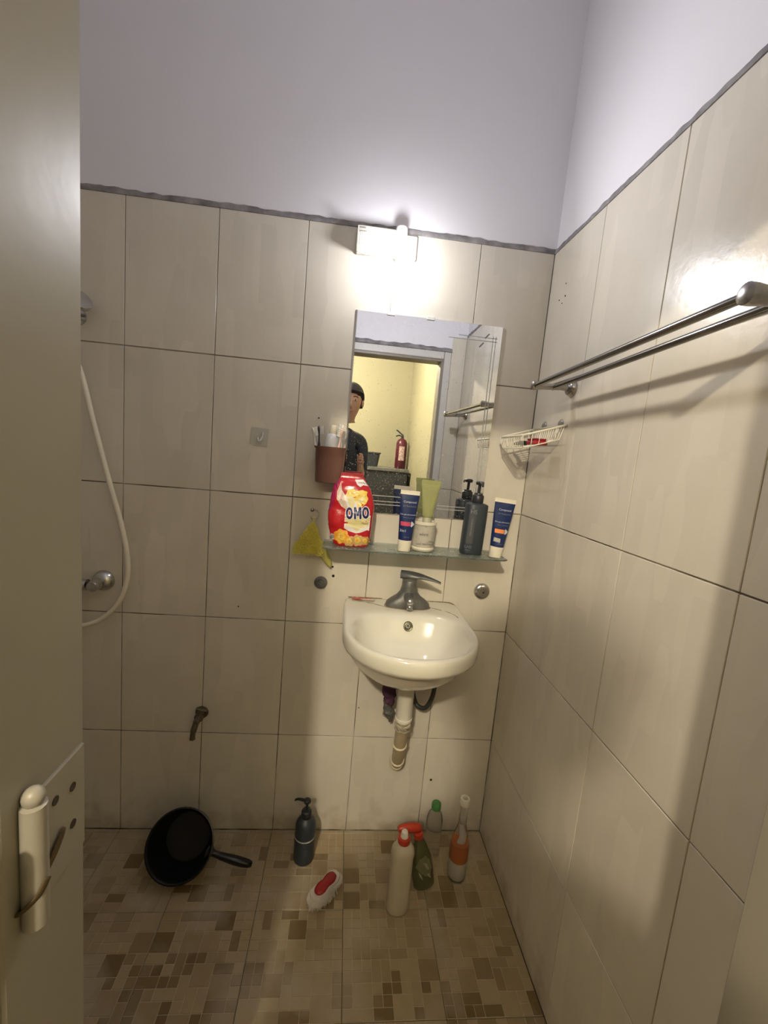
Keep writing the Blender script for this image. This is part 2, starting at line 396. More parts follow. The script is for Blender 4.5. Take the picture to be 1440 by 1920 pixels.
# ================================================================== door leaf (open, left of the camera)
door = empty('door_1', (-0.785, -1.055, 0), kind='structure')
leaf = MB().box((-.036, -.64, .01), (0, 0, 1.815)).build('leaf', DOORW, door, bevel=.002)
leaf.location = (-.001, -.040, 0); leaf.rotation_euler = (0, 0, -1.15)
MB().box((-.006, .0, .952), (.0, .010, 1.043)).build('leaf_hinge_plate', DOORW, leaf)
h = empty('x'); bpy.data.objects.remove(h)
mb = MB().lathe([(.0, -.002), (.004, .0), (.0085, .003), (.0085, .098), (.004, .1), (0.0, .1)], 14, c=(.009, .006, .948))
hb = mb.build('hinge_barrel', DOORW, door, smooth=50, label='painted hinge barrel')
hc = MB().sphere((.009, .006, 1.052), .0075, 12, 8).build('hinge_cap', DOORW, hb, smooth=180)
pl = MB().box((.001, .011, .950), (.0045, .073, 1.045)).build('hinge_plate', DOORW, door, bevel=.001, label='painted hinge plate with screw holes')
SCR = mat('dark_screw_head', (0.07, 0.055, 0.04), 0.6, .5)
for y, z in ((-.999, 1.017), (-1.020, 1.023), (-.999, .983)):
    MB().lathe([(0, .0042), (.0036, .0042), (.0036, .0052), (.002, .0049), (0, .0049)], 12, c=(0, y+1.055, z), axis='x').build('screw', SCR, pl, smooth=40)
# rust streak running down the hinge
mb = MB(); pts = cr([(-.783+.0052, -1.012, .992), (-.783+.0058, -1.025, .982), (-.783+.004, -1.034, .972)], 5)
mb.tube([(p.x+.785-.001, p.y+1.055, p.z) for p in pts], [.003, .0045, .005, .005, .005, .0048, .0046, .0045, .0042, .004, .003], 8, flat=.2)
mb.build('rust_streak', RUST, pl, smooth=180)
mb = MB(); pts = cr([(.0178, .006, .988), (.0160, .0005, .981), (.010, -.0022, .973), (.003, -.0005, .965), (.0005, .004, .960)], 5)
mb.tube(pts, [.0035]*8+[.0042]*13, 8, flat=.3); mb.build('rust_streak', RUST, hb, smooth=180)

# ================================================================== wall lamp
lamp = empty('wall_lamp', (-0.51, 0, 1.915), label='lit glass wall lamp under the grimy tile edge above the mirror', cat='lamp')
LGLASS = mat('ribbed_lamp_glass', (0.75, 0.72, 0.66), 0.3, emit=.55, ecol=(1.0, .97, .9), col2=(.35, .33, .28), nscale=90, thresh=(.5, .6))
LBASE = mat('lamp_base', (0.7, 0.69, 0.66), 0.4)
BULB = mat('lit_bulb', (1, 1, 1), 0.3, emit=14, ecol=(1.0, .95, .84))
MB().box((-.088, -.012, -.035), (.088, 0, .032)).build('base', LBASE, lamp, bevel=.003)
rings = []
for i in range(41):
    x = -.086+.115*i/40; k = 1+(.03 if i % 2 else -.02)
    s_ = math.sqrt(max(.0, 1-((max(0, -.06-x))/.03)**2))*.35+.65
    ring = [(x, -.012, .036)]
    for j in range(9):
        a = PI/2*j/8; ring.append((x, -.012-.055*k*math.cos(PI/2-a)*s_ if j else -.02, .036-.072*s_*k*(1-math.cos(a)) if j < 8 else -.036*s_))
    ring.append((x, -.012, -.036*s_)); rings.append(ring)
MB().loft(rings).build('glass_cover', LGLASS, lamp, smooth=40, label='ribbed glass cover, left end of the lamp')
for i, (x0_, x1_, z_) in enumerate(((-.082, -.064, .012), (-.081, -.062, .003), (-.079, -.052, -.007), (-.077, -.040, -.017), (-.074, -.028, -.026), (-.080, -.060, -.013), (-.068, -.034, -.022))):
    yy = -.012-.0575*math.sqrt(max(.05, 1-((.036-z_)/.078)**2))*(.86 if x0_ < -.078 else .97)-.001
    MB().box((x0_, yy-.002, z_), (x1_, yy+.004, z_+.0016)).build('prism_rib', mat('dark_prism_line', (.16, .14, .11), .4, col2=(.4, .36, .3), nscale=300), lamp)
MB().lathe([(0, -.052), (.012, -.049), (.021, -.038), (.024, -.022), (.021, -.006), (.014, .008), (.013, .03)], 20, c=(.038, -.036, 0)).build('bulb', BULB, lamp, smooth=60, label='glowing bulb')
MB().lathe([(.016, .012), (.017, .014), (.017, .034), (.016, .036)], 18, c=(.038, -.036, 0)).build('bulb_holder', LBASE, lamp, smooth=40)

# ================================================================== mirror
mir = empty('mirror', (-0.360, 0, 1.428), label='frameless rectangular mirror with engraved border lines above the glass shelf', cat='mirror')
mm = mat('mirror_silver', (0.90, 0.91, 0.92), 0.0, 1.0, col2=(0.86, 0.87, 0.87), nscale=40)
nt = mm.node_tree; N = nt.nodes; L = nt.links; b = N['Principled BSDF']      # dried water spots, denser low down
tc = N.new('ShaderNodeTexCoord'); nz = N.new('ShaderNodeTexNoise'); nz.inputs['Scale'].default_value = 260; nz.inputs['Detail'].default_value = 2
L.new(tc.outputs['Object'], nz.inputs[0]); sp = N.new('ShaderNodeSeparateXYZ'); L.new(tc.outputs['Object'], sp.inputs[0])
mr = N.new('ShaderNodeMapRange'); mr.inputs[1].default_value = -.3; mr.inputs[2].default_value = .05; mr.inputs[3].default_value = .045; mr.inputs[4].default_value = 0
L.new(sp.outputs[2], mr.inputs[0]); ad = N.new('ShaderNodeMath'); L.new(nz.outputs[0], ad.inputs[0]); L.new(mr.outputs[0], ad.inputs[1])
r2 = N.new('ShaderNodeMapRange'); r2.inputs[1].default_value = .69; r2.inputs[2].default_value = .73; r2.inputs[4].default_value = .5; L.new(ad.outputs[0], r2.inputs[0])
df = N.new('ShaderNodeBsdfDiffuse'); df.inputs[0].default_value = (.55, .53, .48, 1)
ms = N.new('ShaderNodeMixShader'); L.new(r2.outputs[0], ms.inputs[0]); L.new(b.outputs[0], ms.inputs[1]); L.new(df.outputs[0], ms.inputs[2]); L.new(ms.outputs[0], N['Material Output'].inputs[0])
MB().box((-.222, -.006, -.30), (.225, -.001, .30)).build('mirror_glass', mm, mir, bevel=.0012)
MB().add([(-.2255, -.002, -.30), (-.219, -.0064, -.30), (-.219, -.0064, .30), (-.2255, -.002, .30), (-.2255, -.001, -.30), (-.219, -.001, -.30), (-.219, -.001, .30), (-.2255, -.001, .30)],
         [(0, 1, 2, 3), (4, 7, 6, 5), (0, 3, 7, 4), (0, 4, 5, 1), (3, 2, 6, 7), (1, 5, 6, 2)]).build('beveled_edge', mm, mir)
ENG = mat('frosted_engraving', (0.42, 0.42, 0.41), 0.5, .2)
for x, z0, z1 in ((.196, -.275, .27), (.205, -.275, .27)): MB().box((x, -.0066, z0), (x+.0022, -.0058, z1)).build('engraved_line', ENG, mir)
for z, x0, x1 in ((.252, .06, .21), (.262, .09, .21), (-.262, -.20, .215), (-.272, -.20, .215), (-.245, -.2, .0)): MB().box((x0, -.0066, z), (x1, -.0058, z+.0022)).build('engraved_line', ENG, mir)
for x, z in ((.155, .235), (.17, .262)): MB().add([(x, -.0067, z), (x+.004, -.0067, z-.002), (x+.016, -.0067, z+.012), (x+.012, -.0067, z+.014), (x, -.0059, z), (x+.004, -.0059, z-.002), (x+.016, -.0059, z+.012), (x+.012, -.0059, z+.014)], [(0, 1, 2, 3), (7, 6, 5, 4), (0, 4, 5, 1), (1, 5, 6, 2), (2, 6, 7, 3), (3, 7, 4, 0)]).build('engraved_dash', PRINTG, mir)
for x, z in ((.0, .30), (-.12, .30)): MB().box((x-.012, -.009, z-.006), (x+.012, 0, z+.004)).build('clip', FRAMEW, mir, bevel=.001)

# ================================================================== glass shelf
SZ = 1.033
shelf = empty('glass_shelf', (-0.352, 0, SZ), label='greenish glass shelf below the mirror, crowded with toiletries', cat='shelf')
SG = mat('green_edge_glass', (0.70, 0.80, 0.74), 0.08, trans=.9, ior=1.5, col2=(.50, .54, .48), nscale=18, namt=.8, thresh=(.48, .6), rvar=.35)
rings = []
def shelf_out(z, ins):
    pts = []
    for x, y in ((-.278+ins, -.001), (.277-ins, -.001), (.277-ins, -.118+ins), (.265, -.128+ins), (-.262, -.128+ins), (-.278+ins, -.112+ins)): pts.append((x, y, z))
    return list(reversed(pts))
MB().loft([shelf_out(-.005, .001), shelf_out(-.004, 0), shelf_out(-.001, 0), shelf_out(0, .001)]).build('shelf_glass', SG, shelf)
SPILL = mat('dried_powder', (0.62, 0.60, 0.52), 0.8)
mb = MB()
for i in range(70):
    x, y = random.uniform(-.24, .2), random.uniform(-.12, -.02); r = random.uniform(.0008, .0028)
    mb.loft([sring(x, y, .0001, r, r*random.uniform(.4, 1), 6), sring(x, y, .0006, r*.7, r*.4, 6)])
mb.build('powder_specks', SPILL, shelf, kind='stuff')
for x in (-.18, .19): MB().box((x-.012, -.03, -.013), (x+.012, -.0005, -.0052)).build('bracket', CHROME, shelf, bevel=.002)

# ================================================================== washbasin
BX, RZ = -0.370, 0.850
basin = empty('wash_basin', (BX, 0, RZ), label='small white ceramic wall basin with a stained rim', cat='basin')
NB = 72
def D(sc, t, cx=0.0, back=0.0, fr_=-.432, hw=.184, yc=-.235):
    """radius along direction t from (0,yc) for a D shaped outline"""
    c, s_ = math.cos(t), math.sin(t)
    if s_ <= 0: return 1/math.sqrt((c/hw)**2+(s_/(yc-fr_))**2)
    r1 = hw/abs(c) if abs(c) > 1e-6 else 9; r2 = (back-yc)/s_ if s_ > 1e-6 else 9
    k = 14; return (r1**-k+r2**-k)**(-1/k)
def ring_out(z, inset=0, backfix=True, sy=1.0, hw=.184, fr_=-.432, yc=-.235):
    out = []
    for j in range(NB):
        t = 2*PI*j/NB; r = D(1, t, hw=hw, fr_=fr_, yc=yc); x, y = r*math.cos(t), yc+r*math.sin(t)
        L_ = math.hypot(x, y-yc); x -= inset*(x)/L_; y -= inset*(y-yc)/L_
        out.append((x, min(y, -.0005), z))
    return out
def ring_in(z, a, bf, bb, yc=-.262, e=2.2):
    out = []
    for j in range(NB):
        t = 2*PI*j/NB; c, s_ = math.cos(t), math.sin(t)
        ee = e if s_ < 0 else 2.9
        x = a*math.copysign(abs(c)**(2/ee), c); y = (bb if s_ > 0 else bf)*math.copysign(abs(s_)**(2/ee), s_)
        out.append((x, yc+y, z))
    return out
R_ = []
for z, hw, f2, yc in ((-.185, .045, -.20, -.15), (-.18, .06, -.225, -.155), (-.165, .085, -.26, -.16), (-.14, .115, -.31, -.18), (-.11, .142, -.355, -.20), (-.08, .16, -.388, -.22), (-.058, .168, -.402, -.228), (-.050, .174, -.412, -.232), (-.044, .182, -.426, -.235)):
    R_.append(ring_out(z, hw=hw, fr_=f2, yc=yc))
R_ += [ring_out(-.034, -.0005), ring_out(-.014, 0), ring_out(-.005, .002), ring_out(-.001, .006), ring_out(0.0, .012)]
R_ += [ring_in(.0, .166, .152, .158), ring_in(-.002, .160, .147, .148), ring_in(-.008, .155, .142, .138), ring_in(-.025, .149, .136, .128), ring_in(-.05, .138, .126, .116), ring_in(-.08, .118, .107, .098), ring_in(-.103, .088, .08, .072), ring_in(-.116, .05, .046, .042), ring_in(-.120, .022, .02, .02)]
MB().loft(R_).build('bowl', CERAMIC, basin, smooth=50)
# overflow ring, drain
OV = mat('tarnished_brass', (0.16, 0.16, 0.10), 0.4, .8, col2=(.07, .07, .05), nscale=80)
ov = empty('o'); bpy.data.objects.remove(ov)
bowlv = bvh_of([basin.children[0]]); OVY = bowlv.ray_cast(Vector((.010, -.26, -.034)), Vector((0, 1, 0)))[0].y+.001
mb = MB().lathe([(.006, -.002), (.0135, -.001), (.014, -.004), (.012, -.006), (.008, -.0055), (.006, -.002)], 20, axis='y', caps=False)
for i_, v in enumerate(mb.v): mb.v[i_] = (v[0]+.010, v[1]+OVY+.35*v[2], v[2]-.034)
ovo = mb.build('overflow_ring', OV, basin, smooth=50)
MB().lathe([(0, -.008), (.003, -.0075), (.0045, -.004), (.0045, .0)], 10, c=(.010, OVY, -.034), axis='y').build('overflow_plug', CHROME, ovo, smooth=50)
MB().lathe([(.004, -.1185), (.018, -.1175), (.021, -.1165), (.021, -.119), (0, -.1205)], 24, c=(0, -.262, 0)).build('drain', CHROME, basin, smooth=50)
STAIN = mat('brown_stain', (0.20, 0.13, 0.06), 0.7, col2=(.4, .33, .22), nscale=90, thresh=(.4, .6))
for (pts, r) in (([(-.15, -.035), (-.11, -.05), (-.085, -.062), (-.05, -.085)], .0016), ([(-.17, -.006), (-.10, -.004), (-.06, -.005)], .0024), ([(.03, -.09), (.06, -.075), (.09, -.068), (.12, -.085)], .0014), ([(.13, -.09), (.15, -.115), (.158, -.14)], .0016), ([(.085, -.005), (.13, -.006), (.165, -.008), (.175, -.03)], .0022)):
    mb = MB(); p = cr([(x, y, .0002) for x, y in pts], 6); mb.tube(p, [r*random.uniform(.3, 1.2) for _ in p], 6, flat=1.0)
    for i_, v in enumerate(mb.v): mb.v[i_] = (v[0], v[1], max(-.0004, min(v[2], .0007)))
    mb.build('rim_stain', STAIN, basin)

# faucet
fau = empty('basin_faucet', (-0.356, -0.066, RZ), label='grey single lever mixer tap on the basin rim', cat='tap')
rings = []
for z, a, b_, cy, e in ((0, .068, .028, 0, 2.6), (.004, .070, .029, 0, 2.6), (.014, .067, .029, 0, 2.4), (.024, .056, .029, 0, 2.2), (.036, .038, .027, 0, 2), (.05, .027, .025, 0, 2), (.066, .023, .024, 0, 2), (.082, .0225, .0235, 0, 2), (.086, .021, .022, 0, 2)):
    rings.append(sring(0, cy, z+.0008, a, b_, 32, e))
MB().loft(rings).build('body', DULL, fau, smooth=50)
rings = []
for t in range(9):
    k = t/8; y = -.005-.045*k; z = .040-.010*k*k; a, hgt = .020-.004*k, .017-.004*k
    rings.append([(a*math.cos(2*PI*j/20), y, z+hgt*math.sin(2*PI*j/20)) for j in range(20)])
sp_ = MB().loft(rings).build('spout', DULL, fau, smooth=50)
MB().lathe([(0, 0), (.009, 0), (.0105, -.002), (.0105, -.012), (.008, -.013), (0, -.011)], 18, c=(0, -.045, .020)).build('aerator', CHROME, sp_, smooth=40)
MB().lathe([(0, -.0035), (.007, -.002), (.011, .001), (.012, .003)], 16, c=(.0, -.050, .030), axis='y').build('spout_cap', CHROME, sp_, smooth=60)
rings = []
for k in range(13):
    t = k/12; x = -.030+.118*t; y = -.004-.040*t; wd = (.016+.008*math.sin(PI*min(t*1.6, 1)))*(1-.55*max(0, t-.55)/.45); th = .016*(1-t)**1.3+.0055
    z = .104-.002*t+.010*math.sin(PI*t*.5)-.018*t*t
    rings.append([(x+.25*wd*math.cos(2*PI*j/16), y+wd*math.cos(2*PI*j/16), z+th*.6*math.sin(2*PI*j/16)) for j in range(16)])
MB().loft(rings).build('lever', DULL, fau, smooth=60)
MB().lathe([(.0225, .086), (.024, .088), (.024, .1), (.02, .108), (0, .11)], 24).build('cartridge_cap', DULL, fau, smooth=40)

mb = MB(); p = [(.072*math.cos(2*PI*i/36), .0315*math.sin(2*PI*i/36), .0006) for i in range(37)]
mb.tube(p, [.0012+.0011*abs(noise.noise(Vector((i*.5, 2, 0)))) for i in range(37)], 6)
mb.build('grime_ring', STAIN, fau, smooth=180)

# red sachet on the rim
sac = empty('red_sachet', (-0.492, -0.026, RZ+.001), (0, 0, -.12), label='crumpled red and white sachet at the back left of the basin rim', cat='sachet')
RS = mat('red_foil', (0.42, 0.08, 0.05), 0.4, col2=(.6, .5, .42), nscale=50, thresh=(.5, .56), namt=1)
rings = []
for i in range(15):
    x = -.036+.072*i/14; rings.append([(x+.003*noise.noise(Vector((x*60, j, 0))), .013*math.cos(2*PI*j/14)*(1-.3*(i/14)), .0022+.0022*math.sin(2*PI*j/14)*math.sin(PI*(i+.3)/14.6)+.0008*noise.noise(Vector((x*80, j*.7, 1)))) for j in range(14)])
MB().loft(rings).build('pouch', RS, sac, smooth=60)

# ================================================================== waste pipe, supply hose
WP = empty('waste_pipe', (-0.350, -0.16, 0.24), label='white and beige plastic waste pipe running from the basin into the wall', cat='pipe')
PVC = mat('white_pvc', (0.80, 0.76, 0.66), 0.35); PVB = mat('beige_pvc', (0.42, 0.34, 0.22), 0.42, col2=(.33, .26, .16), nscale=40)
def rel(o, pts): return [Vector(p)-Vector(o.location) for p in pts]
MB().lathe([(.016, 0), (.0235, 0), (.0245, .002), (.0245, .11), (.026, .112), (.026, .135), (.022, .142), (.016, .142)], 28, c=(0, 0, .288)).build('tailpiece', PVC, WP, smooth=40)
MB().lathe([(.022, 0), (.027, .003), (.027, .022), (.022, .025)], 24, c=(0, 0, .405)).build('nut', mat('greyed_pvc', (.50, .46, .36), .45), WP, smooth=40)
low = cr([(-.350, -.160, .545), (-.349, -.150, .50), (-.347, -.125, .42), (-.343, -.095, .36), (-.338, -.055, .305), (-.333, -.02, .285), (-.330, .004, .28)], 12)
rr = [.0200-.0015*i/(len(low)-1) for i in range(len(low))]
MB().tube(rel(WP, low), rr, 20).build('flexible_pipe', PVB, WP, smooth=60)
PVL = mat('pale_pipe_ring', (.62, .54, .38), .3)
lr = rel(WP, low); nl = len(lr)-1
for t, w_ in ((.12, .0245), (.32, .0235), (.56, .0235), (.64, .0225), (.70, .0225), (.76, .0225), (.82, .0225), (.88, .0225)):
    f_ = t*nl; i0 = int(f_); c = lr[i0].lerp(lr[i0+1], f_-i0); d = (lr[i0+1]-lr[i0]).normalized()
    MB().tube([c-d*.004, c-d*.0025, c, c+d*.0025, c+d*.004], [w_-.004, w_-.0012, w_, w_-.0012, w_-.004], 22).build('ring', PVL, WP, smooth=60)
mb = MB()
for k in range(5):
    a = k*.9; pts = [(.0235*math.cos(a+t*.5), .0235*math.sin(a+t*.5), .29-.02*t*.22+.004*math.sin(t*2)) for t in range(8)]
    mb.tube(pts, .0018, 5)
mb.build('sealing_tape', mat('grubby_tape', (.36, .32, .25), .6), WP, smooth=60)
for z_, r_, y_ in ((.262, .0245, .0),): MB().lathe([(r_-.003, -.003), (r_+.0015, -.002), (r_+.0015, .003), (r_-.003, .004)], 24, c=(0, 0, z_+.035)).build('ring', PVC, WP, smooth=40)
hose = empty('supply_hose', (-0.262, -0.03, 0.5), label='dark braided water hose looping under the basin on the right of the waste pipe', cat='hose')
HB = mat('dark_braid', (0.055, 0.055, 0.05), 0.4, .5, col2=(.12, .12, .11), nscale=300, bump=.6, bscale=500)
MB().tube(rel(hose, cr([(-.247, -.10, .69), (-.247, -.092, .62), (-.250, -.085, .56), (-.266, -.075, .518), (-.290, -.055, .514), (-.303, -.035, .545), (-.306, -.018, .58), (-.306, -.008, .595)], 8)), .0075, 12).build('braided_tube', HB, hose, smooth=180)
MB().lathe([(.019, -.001), (.018, -.004), (.009, -.006), (.009, -.014), (0, -.014)], 20, c=(-.305+.262, .03, .095), axis='y').build('wall_flange', CHROME, hose, smooth=40)
# cleaning cloth and steel wool tucked behind the pipe
def rag(name, label, cat, pts, rad, m, amp, seed):
    o = empty(name, pts[0], label=label, cat=cat); p = cr(pts, 8); n = len(p)
    mb = MB(); mb.tube([q-Vector(pts[0]) for q in p], [rad(i/(n-1)) for i in range(n)], 20)
    for i, v in enumerate(mb.v):
        V = Vector(v); d = noise.noise_vector(V*55+Vector((seed, 0, 0)))*amp+noise.noise_vector(V*160+Vector((seed, 3, 0)))*amp*.5; mb.v[i] = tuple(V+d)
    mb.build(cat.replace(' ', '_')+'_body', m, o, smooth=180); return o
rag('purple_cloth', 'dark purple cloth tucked under the basin left of the waste pipe', 'cloth', [(-.385, -.10, .665), (-.388, -.098, .62), (-.392, -.094, .575), (-.385, -.088, .545)], lambda t: .010+.013*math.sin(PI*(t*.85+.1)),
    mat('purple_cloth_fabric', (0.055, 0.02, 0.05), .9, col2=(.09, .03, .05), nscale=60), .008, 1)
sw = rag('steel_wool', 'grey wire scourer hanging below the purple cloth behind the pipe', 'scourer', [(-.388, -.060, .555), (-.388, -.060, .52), (-.380, -.060, .485), (-.372, -.058, .465)], lambda t: .013*math.sin(PI*(t*.85+.08))+.003,
    mat('wire_wool', (0.10, 0.10, 0.095), .5, .4, col2=(.3, .29, .27), nscale=200, bump=1, bscale=300), .006, 5)
mb = MB()
for k in range(30):
    a, c0 = random.uniform(0, 6.28), Vector((0, 0, -.015-.06*random.random())); p = [c0+Vector((.012*math.cos(a+t*.7+k), .010*math.sin(a+t*.7+k), -.008*math.sin(t+k))) for t in range(7)]
    mb.tube(p, .0006, 4)
mb.build('wire_strands', MATS['wire_wool'], sw, kind='stuff')

# valve covers / caps on the wall
def disc(name, x, z, r, m, label, parts=True):
    o = empty(name, (x, 0, z), label=label, cat='wall cap')
    MB().lathe([(0, -.012), (r*.5, -.012), (r*.82, -.0105), (r*.97, -.006), (r, -.0005)], 32, axis='y').build('cap', m, o, smooth=60)
    MB().lathe([(0, -.0135), (.003, -.0135), (.0035, -.0115)], 12, c=(.003, 0, -.002), axis='y').build('screw', SCR, o, smooth=60); return o
disc('chrome_wall_cap', -.101, .894, .027, CHROME, 'round chrome cap on the tiles right of the basin tap')
o = empty('grey_wall_knob', (-.631, 0, .890), label='small corroded grey knob on the tiles left of the basin', cat='wall cap')
MB().lathe([(0, -.016), (.010, -.016), (.012, -.013), (.013, -.006), (.020, -.005), (.021, -.0005)], 24, axis='y').build('cap', DULL, o, smooth=40)
MB().box((-.012, -.024, -.0035), (.012, -.014, .0035)).build('grip', DULL, o, bevel=.0012, rot=(0, .7, 0))

# ================================================================== detergent bag
bag = empty('detergent_bag', (-0.555, -0.066, SZ+.001), (0, 0, -.06), label='red detergent bag with yellow flowers standing at the left end of the glass shelf', cat='bag')
REDF = mat('red_glossy_film', (0.50, 0.012, 0.018), 0.25, col2=(.33, .006, .02), nscale=14, coat=.3, bump=.6, bscale=34)
# z, xmin, xmax, half depth, superellipse exponent
prof = [(.0, -.036, .056, .026, 3), (.004, -.044, .062, .030, 3), (.03, -.056, .066, .033, 3.6), (.06, -.062, .068, .034, 3.6), (.10, -.067, .069, .033, 3.4), (.13, -.063, .068, .029, 3.2), (.155, -.058, .062, .023, 3), (.178, -.054, .050, .016, 2.6), (.192, -.051, .040, .009, 2.4), (.200, -.049, .034, .0028, 2.4), (.216, -.048, .029, .0012, 2.4)]
rings = []
NR = 48
for k in range(len(prof)-1):
    for s_ in range(5 if k < len(prof)-2 else 3):
        t = s_/(5 if k < len(prof)-2 else 2)
        if k < len(prof)-2 or s_ < 3:
            z, a, b_, d, e = [p+(q-p)*t for p, q in zip(prof[k], prof[k+1])]
            ring = []
            for j, (x, y, zz) in enumerate(sring((a+b_)/2, 0, z, (b_-a)/2, d, NR, e)):
                w_ = min(1, d/.02); q = Vector((x*28, y*28, zz*22)); dn = noise.noise(q)*.0055*w_+abs(noise.noise(q*2.3))*.0045*w_-.002*w_
                ring.append((x+dn*.4, y+dn*(1 if y > 0 else 1.0), zz))
            rings.append(ring)
body = MB().loft(rings).build('bag_film', REDF, bag, smooth=70)
bv = bvh_of([body])
MB().loft([[(x, y, z) for x, y in ((-.0485, -.0018), (.0295+dx, -.0018), (.0295+dx, .0018), (-.0485, .0018))] for z, dx in ((.2045, .003), (.2165, 0))]).build('crimped_seal', mat('dull_red_film', (.36, .012, .02), .4, col2=(.25, .008, .02), nscale=60, bump=.5, bscale=300), bag, bevel=.0004)
F = {n_: mat(n_, c_, .35, col2=c2_, nscale=s2, thresh=(.4, .6)) for n_, c_, c2_, s2 in (
    ('print_yellow', (.80, .55, .06), (.85, .72, .25), 60), ('print_pale_gold', (.72, .62, .28), (.85, .80, .55), 50), ('print_orange', (.80, .33, .03), (.85, .55, .10), 70),
    ('print_navy', (.012, .014, .10), (.012, .014, .10), 5), ('print_white', (.80, .76, .74), (.75, .68, .62), 20), ('print_cream', (.66, .50, .40), (.75, .66, .58), 30), ('print_magenta', (.28, .008, .09), (.33, .01, .05), 20), ('print_brown', (.10, .04, .01), (.1, .04, .01), 5), ('print_grey', (.30, .28, .28), (.4, .37, .36), 200), ('print_tan', (.58, .33, .12), (.72, .50, .22), 90))}
decal('side_panel_print', [[(-.047, .205), (-.036, .204), (-.044, .16), (-.052, .12), (-.064, .09), (-.062, .13)]], bv, F['print_magenta'], bag, .0003)
decal('printed_swirl', [[(-.034, .188), (-.029, .165), (-.018, .152), (-.006, .118), (-.008, .108), (-.026, .118), (-.042, .138), (-.043, .160)]], bv, F['print_cream'], bag, .0004)
decal('printed_flower', [[(-.016, .152), (-.012, .168), (.004, .172), (.014, .166), (.030, .170), (.046, .166), (.044, .156), (.050, .146), (.044, .132), (.032, .118), (.006, .112), (-.006, .122)]], bv, F['print_yellow'], bag, .0005)
decal('printed_petal', [[(-.014, .148), (.004, .150), (.014, .134), (.006, .112), (-.004, .116)], [(.018, .138), (.030, .150), (.044, .150), (.034, .136), (.024, .126)]], bv, F['print_pale_gold'], bag, .0007)
decal('printed_beam', [[(.006, .112), (.016, .14), (.022, .112)], [(-.022, .150), (-.016, .150), (.0, .116), (-.006, .113)]], bv, F['print_white'], bag, .0009)
decal('printed_banner', [[(.006, .198), (.030, .200), (.040, .190), (.046, .182), (.032, .184), (.024, .178), (.014, .184)]], bv, F['print_white'], bag, .0005)
decal('printed_gold_shape', [[(-.014, .096), (-.014, .056), (.0, .048), (.022, .043), (.038, .047), (.054, .055), (.060, .052), (.061, .098)]], bv, F['print_white'], bag, .0004)
decal('printed_gold_star', [[(-.012, .090), (-.009, .062), (.010, .060), (.024, .048), (.038, .060), (.056, .064), (.060, .092)]], bv, F['print_pale_gold'], bag, .0006)
def letter(kind, cx, cz, w_, h_, g, m_, off, name, **k):
    """block letter from quads, g grows the strokes"""
    T_ = .10; P = []
    if kind == 'O':
        n_ = 24
        for i in range(n_):
            a0, a1 = 2*PI*i/n_, 2*PI*(i+1)/n_
            P.append([((w_/2+g)*math.cos(t), (h_/2+g)*math.sin(t)) if q else ((w_/2-.0058-g)*math.cos(t), (h_/2-.0075-g)*math.sin(t)) for t, q in ((a0, 1), (a1, 1), (a1, 0), (a0, 0))])
    else:
        x, z, st = w_/2+g, h_/2+g, .0056+2*g
        P.append([(-x, -z), (-x+st, -z), (-x+st, z), (-x, z)]); P.append([(x-st, -z), (x, -z), (x, z), (x-st, z)])
        P.append([(-x+.001, z), (-x+.006+g, z), (0+.0028+g, -z*.42-g), (0-.0028-g, -z*.42-g)]); P.append([(x-.006-g, z), (x-.001, z), (.0028+g, -z*.42-g), (-.0028-g, -z*.42-g)])
    P = [[(cx+u*math.cos(T_)-t*math.sin(T_), cz+u*math.sin(T_)+t*math.cos(T_)) for u, t in p] for p in P]
    return decal(name, P, bv, m_, bag, off, **k)
for kd, cx, cz, w_ in (('O', -.0015, .1005, .0205), ('M', .0225, .1030, .0215), ('O', .0455, .1055, .0200)):
    letter(kd, cx, cz, w_, .0345, .0022, F['print_white'], .0011, 'letter_outline')
    letter(kd, cx, cz, w_, .0345, 0, F['print_navy'], .0017, 'brand_letter')
text_decal('small_lettering', 'Matic', .009, .046, .071, bv, F['print_brown'], bag, tilt=.05, off=.0012)
text_decal('small_lettering', 'comfort', .008, .029, .188, bv, F['print_brown'], bag, tilt=-.1, off=.0012)
for cx, cz, r, m_, lo in ((-.020, .030, .023, 'print_orange', 7), (.004, .018, .017, 'print_tan', 6), (.028, .022, .018, 'print_tan', 7), (.050, .022, .014, 'print_tan', 6)):
    decal('printed_rose', [blob(cx, cz, r, r*.95, 28, lo, .10)], bv, F[m_], bag, .0005+.0001*lo)
    decal('rose_centre', [blob(cx, cz+.001, r*.5, r*.5, 18, 5, .14)], bv, F['print_yellow'], bag, .0014)
    decal('rose_centre', [blob(cx, cz, r*.22, r*.22, 12, 3, .2)], bv, F['print_orange'], bag, .0018)
decal('printed_code_panel', [[(-.059, .034), (-.036, .034), (-.034, .018), (-.052, .016)]], bv, F['print_white'], bag, .0006)
decal('printed_small_print', [[(-.056, .032), (-.040, .032), (-.039, .020), (-.052, .019)]], bv, F['print_grey'], bag, .0009)

